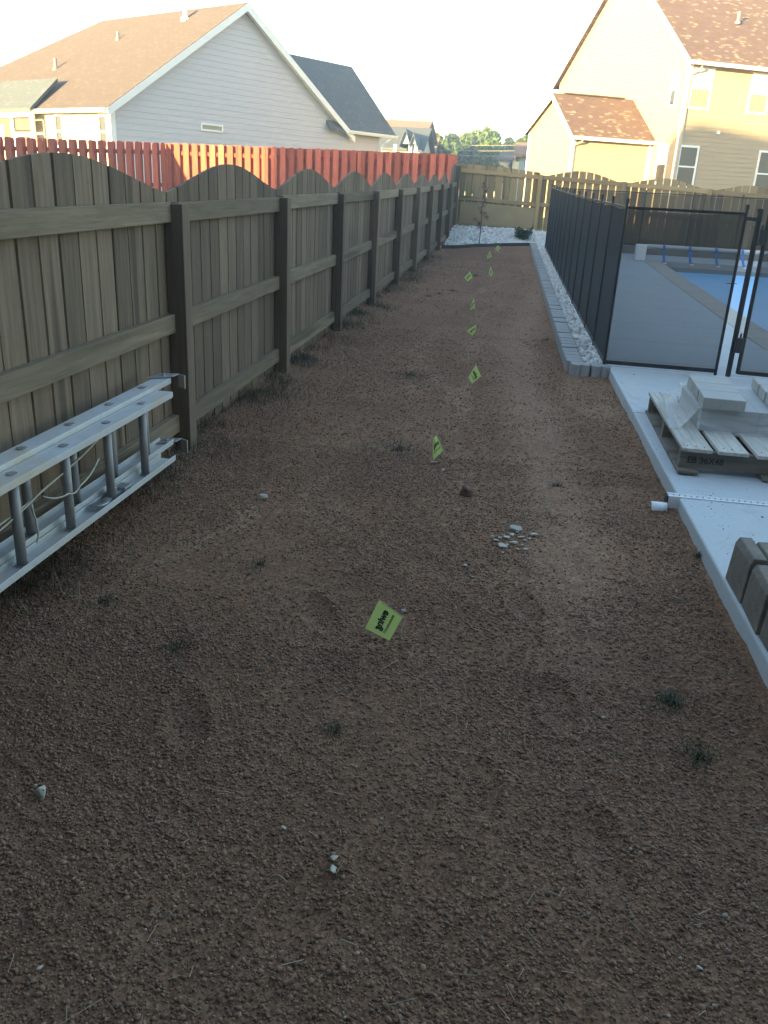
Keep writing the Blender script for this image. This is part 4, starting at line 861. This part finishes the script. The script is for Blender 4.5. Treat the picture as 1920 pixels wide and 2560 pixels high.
# --- right house (taupe siding, sunlit above, shaded below)
KH = 1.17; th = R(25); ex = (math.cos(th), math.sin(th)); ey = (-math.sin(th), math.cos(th)); zz = lambda z: CAMH+(z-CAMH)*KH
O = Vector((.151*32*KH, 32*KH, 0))
rh = thing('taupe_house', 'two storey taupe sided house behind the rear fence at the right', 'house', (O.x, O.y, .2))
fr = Frame(O, ex, (ex[1], -ex[0])); sdw = Frame(O, ey, (-ey[1], ey[0]))
ze = zz(5.80); lap_wall(fr, [(0, .2), (14, .2), (14, ze), (0, ze)], M['taupe'], rh)
dp = 11.; pk = ze+5.5*.78
lap_wall(sdw, [(0, .2), (dp, .2), (dp, ze), (dp/2, pk), (0, ze)], M['taupe'], rh)
m_ = MB(); ov = .35; sl = (pk-ze)/(dp/2)
P3 = lambda u, v, z: Vector((O.x+ex[0]*u+ey[0]*v, O.y+ex[1]*u+ey[1]*v, z))
m_.roof([P3(-.3, -ov, ze-ov*sl+.12), P3(14.3, -ov, ze-ov*sl+.12), P3(14.3, dp/2, pk+.12), P3(-.3, dp/2, pk+.12)]); m_.roof([P3(14.3, dp+ov, ze-ov*sl+.12), P3(-.3, dp+ov, ze-ov*sl+.12), P3(-.3, dp/2, pk+.12), P3(14.3, dp/2, pk+.12)])
rf = m_.build('roof', M['shingle_brown'], rh); m_ = MB(); q = P3(3.1, 1.9, ze+1.9*sl+.1); m_.tube([q, q+Vector((0, 0, .45))], .06, 8); m_.tube([q, q+Vector((0, 0, .1))], .12, 8); m_.build('vent_pipe', M['vent'], rf)
m_ = MB(); g0 = P3(-.3, -ov, ze-ov*sl+.05); g1 = P3(14.3, -ov, ze-ov*sl+.05); gutter(m_, g0, g1, fr.n); m_.build('gutter', M['gutter'], rh)
m_ = MB(); m_.prism([P3(-.3, -.30, ze-.30*sl), P3(14, -.30, ze-.30*sl), P3(14, .0, ze-.02), P3(-.3, .0, ze-.02)], (0, 0, -.02)); m_.build('soffit', M['trim'], rh)
m_ = MB(); fbox(m_, fr, -.02, .13, .2, ze-.05, .0, .022); m_.build('corner_trim', M['trim'], rh)
m_ = MB(); fbox(m_, sdw, -.022, .14, .2, ze-.05, .0, .022); m_.build('corner_trim', M['trim'], rh)
m_ = MB(); m_.prism([sdw.p(-ov, ze-ov*sl-.16, .30), sdw.p(-ov, ze-ov*sl+.10, .30), sdw.p(dp/2, pk+.10, .30), sdw.p(dp/2, pk-.16, .30)], sdw.n*.02); m_.prism([sdw.p(dp/2, pk-.16, .30), sdw.p(dp/2, pk+.13, .30), sdw.p(dp+ov, ze-ov*sl+.13, .30), sdw.p(dp+ov, ze-ov*sl-.16, .30)], sdw.n*.02); m_.prism([sdw.p(-ov, ze-ov*sl-.05, .0), sdw.p(-ov, ze-ov*sl-.03, .0), sdw.p(dp/2, pk-.03, .0), sdw.p(dp/2, pk-.05, .0)], sdw.n*.30); m_.build('rake_trim', M['trim'], rh)
m_ = MB(); d0 = fr.p(.32, ze-.28, .33); m_.tube([d0, fr.p(.30, ze-.45, .25), fr.p(.16, ze-.58, .10), fr.p(.04, ze-.68, .06), fr.p(.04, .3, .06)], .04, 8); m_.build('downspout', M['taupe'], rh)
for u0, u1, z0, z1, bl, gl in ((.16, .86, 4.30, 5.42, .5, 'glass_warm'), (2.49, 3.17, 4.31, 5.42, .5, 'glass_warm'), (4.9, 5.6, 4.31, 5.42, .5, 'glass_warm'), (.13, .77, 1.85, 3.06, 0, 'glass'), (3.34, 4.5, 1.70, 3.07, 0, 'glass')):
    window(fr, u0*KH, u1*KH, zz(z0), zz(z1), rh, True, gl, bl)
window(sdw, .60*KH, .88*KH, zz(4.39), zz(5.30), rh, True, 'glass', .48); window(sdw, .53*KH, 1.05*KH, zz(1.95), zz(3.10), rh, True, 'glass', .48)
m_ = MB(); fbox(m_, fr, 1.42*KH, 1.52*KH, zz(3.53), zz(3.64), .012, .07); m_.build('floodlight', M['white_plastic'], rh)
# one storey extension
B = O+Vector((*ey, 0))*1.61*KH; C_ = Vector((1.351*KH, 32.153*KH, 0)); bw = (B-C_).length
bf = Frame(C_, ex, (ex[1], -ex[0])); bs = Frame(C_, ey, (-ey[1], ey[0])); e1z, pkz, e2z = zz(3.36), zz(4.62), zz(3.55); bp, bd = 1.68*KH, 3.66*KH
lap_wall(bf, [(0, .2), (bw, .2), (bw, e1z), (0, e1z)], M['taupe'], rh); lap_wall(bs, [(0, .2), (bd, .2), (bd, e2z), (bp, pkz), (0, e1z)], M['taupe'], rh)
Q3 = lambda u, v, z: Vector((C_.x+ex[0]*u+ey[0]*v, C_.y+ex[1]*u+ey[1]*v, z)); s1 = (pkz-e1z)/bp; s2 = (pkz-e2z)/(bd-bp)
m_ = MB(); m_.roof([Q3(-.2, -.25, e1z-.25*s1+.12), Q3(bw+.30, -.25, e1z-.25*s1+.12), Q3(bw+.05, bp, pkz+.12), Q3(-.2, bp, pkz+.12)]); m_.roof([Q3(bw, bd+.25, e2z-.25*s2+.12), Q3(-.2, bd+.25, e2z-.25*s2+.12), Q3(-.2, bp, pkz+.12), Q3(bw, bp, pkz+.12)])
rf2 = m_.build('roof', M['shingle_brown'], rh); m_ = MB(); m_.bar(Q3(.35, bp, pkz+.14), Q3(bw-.45, bp, pkz+.14), .22, .05); m_.build('ridge_vent', M['shingle_brown'], rf2)
m_ = MB(); gutter(m_, Q3(-.2, -.25, e1z-.25*s1+.06), Q3(bw+.30, -.25, e1z-.25*s1+.06), bf.n); m_.build('gutter', M['gutter'], rh)
m_ = MB(); fbox(m_, bf, -.02, .13, .2, e1z-.1, 0, .022); m_.build('corner_trim', M['trim'], rh)
m_ = MB(); fbox(m_, bf, bw-.14, bw, .2, e1z-.1, 0, .022); m_.build('corner_trim', M['trim'], rh)
m_ = MB(); fbox(m_, bs, -.022, .13, .2, e1z-.05, 0, .022); m_.build('corner_trim', M['trim'], rh)
m_ = MB(); fbox(m_, bs, bd-.13, bd, .2, e2z-.05, 0, .022); m_.build('corner_trim', M['trim'], rh)
m_ = MB(); m_.prism([bs.p(-.25, e1z-.25*s1-.12, .2), bs.p(-.25, e1z-.25*s1+.10, .2), bs.p(bp, pkz+.10, .2), bs.p(bp, pkz-.12, .2)], bs.n*.02); m_.prism([bs.p(bp, pkz-.12, .2), bs.p(bp, pkz+.10, .2), bs.p(bd+.25, e2z-.25*s2+.10, .2), bs.p(bd+.25, e2z-.25*s2-.12, .2)], bs.n*.02); m_.build('rake_trim', M['trim'], rh)
m_ = MB(); m_.tube([bf.p(.32, e1z-.2, .26), bf.p(.28, e1z-.32, .2), bf.p(.16, e1z-.40, .07), bf.p(.03, e1z-.48, .05), bf.p(.03, .3, .05)], .035, 8); m_.build('downspout', M['taupe'], rh)
# --- left house (lavender siding)
ph = R(60); gx = (math.cos(ph), math.sin(ph)); bk = (-gx[1], gx[0]); LO = Vector((-.485*28, 28, 0))
lh = thing('lavender_house', 'one storey pale lavender sided house with brown roof beyond the red fence', 'house', (LO.x, LO.y, .2))
gf = Frame(LO, gx, (gx[1], -gx[0])); ef = Frame(LO, bk, (-bk[1], bk[0])); lez = 3.40; lpk = 7.10; lw = 11.4; rl = 8.57
wl = 13.75
lap_wall(gf, [(0, .2), (lw, .2), (lw, 3.40), (lw/2, lpk-.15), (0, 3.40)], M['lavender'], lh, .19); lap_wall(gf, [(lw, .2), (wl, .2), (wl, 3.45), (lw, 3.45)], M['lavender'], lh, .19)
lap_wall(ef, [(0, .2), (14, .2), (14, 3.35), (0, 3.35)], M['cream'], lh, .19)
T3 = lambda u, v, z: Vector((LO.x+gx[0]*u+bk[0]*v, LO.y+gx[1]*u+bk[1]*v, z)); slp = (lpk-lez)/(lw/2)
m_ = MB(); m_.roof([T3(-.3, -.3, lez-.3*slp+.05), T3(-.3, 14.6, lez-.3*slp+.05), T3(lw/2, rl, lpk+.05), T3(lw/2, -.3, lpk+.05)]); m_.roof([T3(lw+.3, 14.6, lez-.3*slp+.05), T3(lw+.3, -.3, lez-.3*slp+.05), T3(lw/2, -.3, lpk+.05), T3(lw/2, rl, lpk+.05)]); m_.roof([T3(-.3, 14.6, lez-.3*slp+.05), T3(lw+.3, 14.6, lez-.3*slp+.05), T3(lw/2, rl, lpk+.05)])
lrf = m_.build('roof', M['shingle_tan'], lh)
for u, v, hh, w, mm in ((2.2, 6.6, .4, .06, 'vent'), (4.0, 5.1, .3, .05, 'vent'), (5.0, 2.3, .45, .09, 'trim')):
    q = T3(u, v, lez+u*slp); m_ = MB(); m_.tube([q, q+Vector((0, 0, hh))], w, 8); m_.tube([q-Vector((0, 0, .05)), q+Vector((0, 0, .08))], w*2, 8); m_.build('vent_pipe', M[mm], lrf)
m_ = MB()
for s0, s1_ in (((-.3, lez-.3*slp), (lw/2, lpk)), ((lw/2, lpk), (lw+.3, lez-.3*slp))):
    m_.prism([gf.p(s0[0], s0[1]-.22, .28), gf.p(s0[0], s0[1]+.03, .28), gf.p(s1_[0], s1_[1]+.03, .28), gf.p(s1_[0], s1_[1]-.22, .28)], gf.n*.025); m_.prism([gf.p(s0[0], s0[1]-.12, .01), gf.p(s0[0], s0[1]-.10, .01), gf.p(s1_[0], s1_[1]-.10, .01), gf.p(s1_[0], s1_[1]-.12, .01)], gf.n*.27)
m_.build('rake_trim', M['trim'], lh)
m_ = MB(); gutter(m_, T3(-.3, -.28, lez-.3*slp+.02), T3(-.3, 14, lez-.3*slp+.02), ef.n); m_.build('gutter', M['gutter'], lh)
m_ = MB(); fbox(m_, gf, -.02, .16, .2, 3.28, 0, .024); m_.build('corner_trim', M['trim'], lh)
m_ = MB(); fbox(m_, ef, -.024, .16, .2, 3.25, 0, .024); m_.build('corner_trim', M['trim'], lh)
m_ = MB(); fbox(m_, gf, wl-.14, wl, .2, 3.4, 0, .024); m_.build('corner_trim', M['trim'], lh)
window(gf, 3.72, 4.62, 2.92, 3.06, lh, False, 'glass_warm', 0, None, .06)
window(ef, .24, .60, 2.1, 3.0, lh, True, 'glass'); window(ef, 2.86, 3.22, 2.1, 3.03, lh, True, 'glass')
# wing roof at the right
m_ = MB(); wr = 14.5; m_.roof([T3(10.2, -.3, 3.45), T3(wr, -.3, 3.45), T3(wr, 2.49, 6.3), T3(10.2, 2.49, 6.3)]); m_.roof([T3(wr, 5.3, 3.45), T3(10.2, 5.3, 3.45), T3(10.2, 2.49, 6.3), T3(wr, 2.49, 6.3)]); m_.build('wing_roof', M['shingle_grey'], lh)
m_ = MB(); m_.prism([T3(wl, .02, .2), T3(wl, 5, .2), T3(wl, 5, 3.4), T3(wl, 2.49, 6.1), T3(wl, .02, 3.4)], Vector((*gx, 0))*-.1); m_.build('wall', M['lavender'], lh)
m_ = MB(); gutter(m_, T3(11.2, -.3, 3.44), T3(wr, -.3, 3.44), gf.n); m_.build('gutter', M['gutter'], lh)
m_ = MB(); m_.tube([T3(wl+.35, -.36, 3.36), T3(wl+.1, -.25, 3.15), T3(wl-.06, -.08, 2.95), T3(wl-.06, -.08, .3)], .055, 8); m_.build('downspout', M['gutter'], lh)
# screened porch at the left end
m_ = MB(); m_.roof([T3(-.55, 3.9, 3.25), T3(-.55, 9.6, 3.25), T3(.9, 9.6, 4.35), T3(.9, 4.4, 4.35)]); m_.build('porch_roof', M['shingle_grey'], lh)
m_ = MB(); m_.prism([T3(-.5, 3.95, 2.98), T3(-.5, 9.5, 2.98), T3(-.5, 9.5, 3.22), T3(-.5, 3.95, 3.22)], Vector((*gx, 0))*.12); m_.build('porch_beam', M['trim'], lh)
for v in (4.0, 5.35, 6.6, 7.9, 9.4):
    m_ = MB(); m_.bar(T3(-.44, v, .2), T3(-.44, v, 2.98), .11, .11, (1, 0, 0)); m_.build('porch_post', M['trim'], lh)
m_ = MB(); m_.prism([T3(-.40, 5.4, .2), T3(-.40, 9.4, .2), T3(-.40, 9.4, 2.98), T3(-.40, 5.4, 2.98)], Vector((*gx, 0))*.01); m_.build('porch_screen', M['screen'], lh)
m_ = MB(); m_.prism([T3(-.40, 4.1, 2.55), T3(-.40, 5.3, 2.55), T3(-.40, 5.3, 2.95), T3(-.40, 4.1, 2.95)], Vector((*gx, 0))*.01); m_.build('porch_screen', M['screen'], lh)
m_ = MB()
for a, b, c, d in ((4.1, 4.28, .2, 2.5), (5.12, 5.3, .2, 2.5), (4.28, 5.12, 2.36, 2.5), (4.28, 5.12, 1.2, 1.3)): m_.prism([T3(-.44, a, c), T3(-.44, b, c), T3(-.44, b, d), T3(-.44, a, d)], Vector((*gx, 0))*.04)
dr_ = m_.build('door', M['trim'], lh); m_ = MB(); m_.prism([T3(-.42, 4.28, .2), T3(-.42, 5.12, .2), T3(-.42, 5.12, 2.36), T3(-.42, 4.28, 2.36)], Vector((*gx, 0))*.01); m_.build('pane', M['glass'], dr_)
m_ = MB(); m_.prism([T3(-.41, 6.05, .2), T3(-.41, 6.5, .2), T3(-.41, 6.5, 2.75), T3(-.41, 6.05, 2.75)], Vector((*gx, 0))*.005); m_.build('porch_panel', M['yellowpaint'], lh)
# --- far houses
def far_house(name, lab, d, wall_poly, roof_polys, wm, rm, depth=6):           # gable facing the yard, ridge running away
    c = sum(p[0] for p in wall_poly)/len(wall_poly); t = thing(name, lab, 'house', (c*d, d, .2), 'houses far behind the red fence')
    m_ = MB(); m_.prism([(a*d, d, CAMH+b*d) for a, b in wall_poly], (0, depth, 0)); m_.build('wall', M[wm], t); return t
def gable_box(lab, x0, x1, y0, y1, ze_, zr, axis, wm, rm, grp='houses in the far distance', win=()):
    t = thing('distant_house', lab, 'house', ((x0+x1)/2, (y0+y1)/2, .2), grp); m_ = MB()
    xm, ym = (x0+x1)/2, (y0+y1)/2
    if axis == 'Y': pr = [(x0, y0, .0), (x1, y0, .0), (x1, y0, ze_), (xm, y0, zr-.1), (x0, y0, ze_)]; m_.prism(pr, (0, y1-y0, 0))
    else: pr = [(x0, y0, .0), (x0, y1, .0), (x0, y1, ze_), (x0, ym, zr-.1), (x0, y0, ze_)]; m_.prism(pr, (x1-x0, 0, 0))
    m_.build('wall', M[wm], t); m_ = MB(); o_ = .35
    if axis == 'Y':
        s_ = (zr-ze_)/(xm-x0)
        m_.roof([(x0-o_, y1+o_, ze_-o_*s_+.06), (x0-o_, y0-o_, ze_-o_*s_+.06), (xm, y0-o_, zr+.06), (xm, y1+o_, zr+.06)], .15); m_.roof([(x1+o_, y0-o_, ze_-o_*s_+.06), (x1+o_, y1+o_, ze_-o_*s_+.06), (xm, y1+o_, zr+.06), (xm, y0-o_, zr+.06)], .15)
    else:
        s_ = (zr-ze_)/(ym-y0)
        m_.roof([(x0-o_, y0-o_, ze_-o_*s_+.06), (x1+o_, y0-o_, ze_-o_*s_+.06), (x1+o_, ym, zr+.06), (x0-o_, ym, zr+.06)], .15); m_.roof([(x1+o_, y1+o_, ze_-o_*s_+.06), (x0-o_, y1+o_, ze_-o_*s_+.06), (x0-o_, ym, zr+.06), (x1+o_, ym, zr+.06)], .15)
    m_.build('roof', M[rm], t)
    for (a, b, c, d_) in win: window(Frame((0, y0, 0), (1, 0), (0, -1)), a, b, c, d_, t, False)
    return t
zr_ = lambda r, d: CAMH+r*d
D1 = 62.
gable_box('far house with tan hipped roof behind the lavender wing', -.185*D1, -.136*D1, D1+6, D1+16, zr_(.053, D1+6), zr_(.0675, D1+11), 'X', 'beige', 'shingle_far')
dk = gable_box('far dark roofed house with front gable dormers right of the lavender house', -.178*D1, -.1235*D1, D1, D1+7, zr_(.041, D1), zr_(.0605, D1+3.5), 'X', 'beige', 'shingle_grey')
for a, b, c in ((-.1365, .0585, .0048), (-.1275, .054, .0032)):
    m_ = MB(); y0 = D1-1.6; m_.prism([((a-c)*D1, y0, zr_(.0435, D1)), ((a+c)*D1, y0, zr_(.0435, D1)), (a*D1, y0, zr_(b-.001, D1))], (0, 4, 0)); m_.build('dormer', M['bluegrey'], dk)
    m_ = MB(); zb_e, zt_e = zr_(.0425, D1), zr_(b, D1); m_.roof([((a-c*1.25)*D1, y0-.25, zb_e), ((a-c*1.25)*D1, y0+4, zb_e), (a*D1, y0+4, zt_e), (a*D1, y0-.25, zt_e)], .12); m_.roof([((a+c*1.25)*D1, y0+4, zb_e), ((a+c*1.25)*D1, y0-.25, zb_e), (a*D1, y0-.25, zt_e), (a*D1, y0+4, zt_e)], .12); m_.build('dormer_roof', M['shingle_grey'], dk)
for a in (-.147, -.1305, -.1245):
    m_ = MB(); m_.box(a*D1-.12, a*D1+.12, D1-1.7, D1-1.46, .1, zr_(.0425, D1)); m_.build('porch_post', M['bluegrey'], dk)
D2 = 80.
gable_box('far house with orange roof and pale blue gable beside the trees', -.126*D2, -.1107*D2, D2, D2+7.2, zr_(.036, D2), zr_(.0515, D2+3.6), 'X', 'bluegrey', 'shingle_far')
gable_box('sunlit yellow house with pale roof among the far trees', -.036*82, -.0215*82, 82, 88, zr_(.034, 82), zr_(.040, 85), 'X', 'yellowpaint', 'shingle_tan'); gable_box('smaller bright gable house right of the yellow one', -.0205*80, -.0118*80, 80, 88, zr_(.0335, 80), zr_(.0392, 80), 'Y', 'yellowpaint', 'shingle_tan')
D4 = 55.
gable_box('dark grey house with orange roof half hidden by the taupe extension', -.0135*D4, .02*D4, D4, D4+8, zr_(.0395, D4), zr_(.050, D4+4), 'X', 'bluegrey', 'shingle_far')
# pole and wires
pd = 78.; px0 = -.0627*pd; up = thing('utility_pole', 'thin dark street light pole in front of the far trees', 'pole', (px0, pd, .3)); m_ = MB(); m_.tube([(px0, pd, -.2), (px0, pd, zr_(.052, pd))], .07, 8, r2=.05); m_.build('pole', M['pole'], up)
m_ = MB(); m_.tube([(px0, pd, zr_(.052, pd)), (px0, pd, zr_(.0555, pd))], .17, 10, r2=.12); m_.build('lamp_head', M['pole'], up)
for k, (ra, rb) in enumerate(((.0482, .0512), (.0434, .0452), (.0384, .0400))):
    m_ = MB(); y = 74.; X0, X1 = -.20*y, .05*y; z0, z1 = zr_(ra-.0028, y), zr_(rb+.0015, y)
    m_.tube([(X0+(X1-X0)*t, y, z0+(z1-z0)*t-.25*math.sin(math.pi*t)) for t in np.linspace(0, 1, 14)], .022, 5)
    tag(m_.build('power_line', M['wire']), ('topmost', 'middle', 'lowest')[k]+' of the power lines crossing in front of the far trees', 'power line', 'power lines before the trees')
# ------------------------------------------------------------------ unseen houses behind the viewpoint, placed and shaped to shade the yard
def shade_house(lab, o, u, n, wl_, dp_, ez, rz, ins, wm):
    t = thing('unseen_shade_house', lab, 'house', (o[0], o[1], .0), 'unseen houses placed to shade the yard'); f = Frame((o[0], o[1], 0), u, n); pts = [f.p(0, -.3), f.p(wl_, -.3), f.p(wl_, -.3, -dp_), f.p(0, -.3, -dp_)]
    m_ = MB(); m_.prism(pts, (0, 0, ez+.3)); m_.build('wall', M[wm], t); m_ = MB(); q = [f.p(-.1, ez, .1), f.p(wl_+.1, ez, .1), f.p(wl_+.1, ez, -dp_-.1), f.p(-.1, ez, -dp_-.1)]; r_ = [f.p(ins, rz, -dp_/2+.2), f.p(wl_-ins, rz, -dp_/2+.2), f.p(wl_-ins, rz, -dp_/2-.2), f.p(ins, rz, -dp_/2-.2)]
    m_.add(q+r_, [(0, 1, 5, 4), (1, 2, 6, 5), (2, 3, 7, 6), (3, 0, 4, 7), (4, 5, 6, 7)]); m_.build('roof', M['shingle_grey'], t)
    for k in range(4): window(f, 1.5+k*wl_/4.5, 2.5+k*wl_/4.5, 1.2, 2.6, t)
az = R(SUN_AZ); ts = Vector((-math.sin(az), -math.cos(az), 0)); pr = Vector((math.cos(az), -math.sin(az), 0))
E0 = O+ts*52; E1 = E0-pr*.95
drop = math.tan(R(SUN_EL))*52
shade_house('unseen tall house behind the viewpoint, shaped to throw the shadow over the yard', (E1.x, E1.y), (pr.x, pr.y), (-ts.x, -ts.y), 38, 9, 3.45+drop-.3, 4.35+drop+math.tan(R(SUN_EL))*4.5, 1.3, 'beige')  # unseen; inferred from its shadow, width and roofline fitted to cast it
shade_house('unseen own house added right behind the viewpoint to block sky and darken the near dirt', (-9, -1.35), (1, 0), (0, 1), 26, 10, 6.6, 9.2, 4., 'dark_siding')  # unseen; put close, tall and dark-walled to dim the near ground

# ------------------------------------------------------------------ thin scattering volume added for the veil of lens glare
m, t, b = mat('glare_veil_volume'); t.nodes.remove(b); v = N(t, 'ShaderNodeVolumePrincipled', Density=GLARE_DENSITY, Anisotropy=.55); v.inputs['Color'].default_value = (.93, .95, 1, 1)
L(t, v.outputs[0], t.nodes['Material Output'].inputs['Volume'])
m_ = MB(); m_.box(-135, 135, -65, 185, -2.2, 16); hz_ = m_.build('glare_veil', m); tag(hz_, 'thin pale scattering volume over the yards standing in for lens glare', kind='stuff')
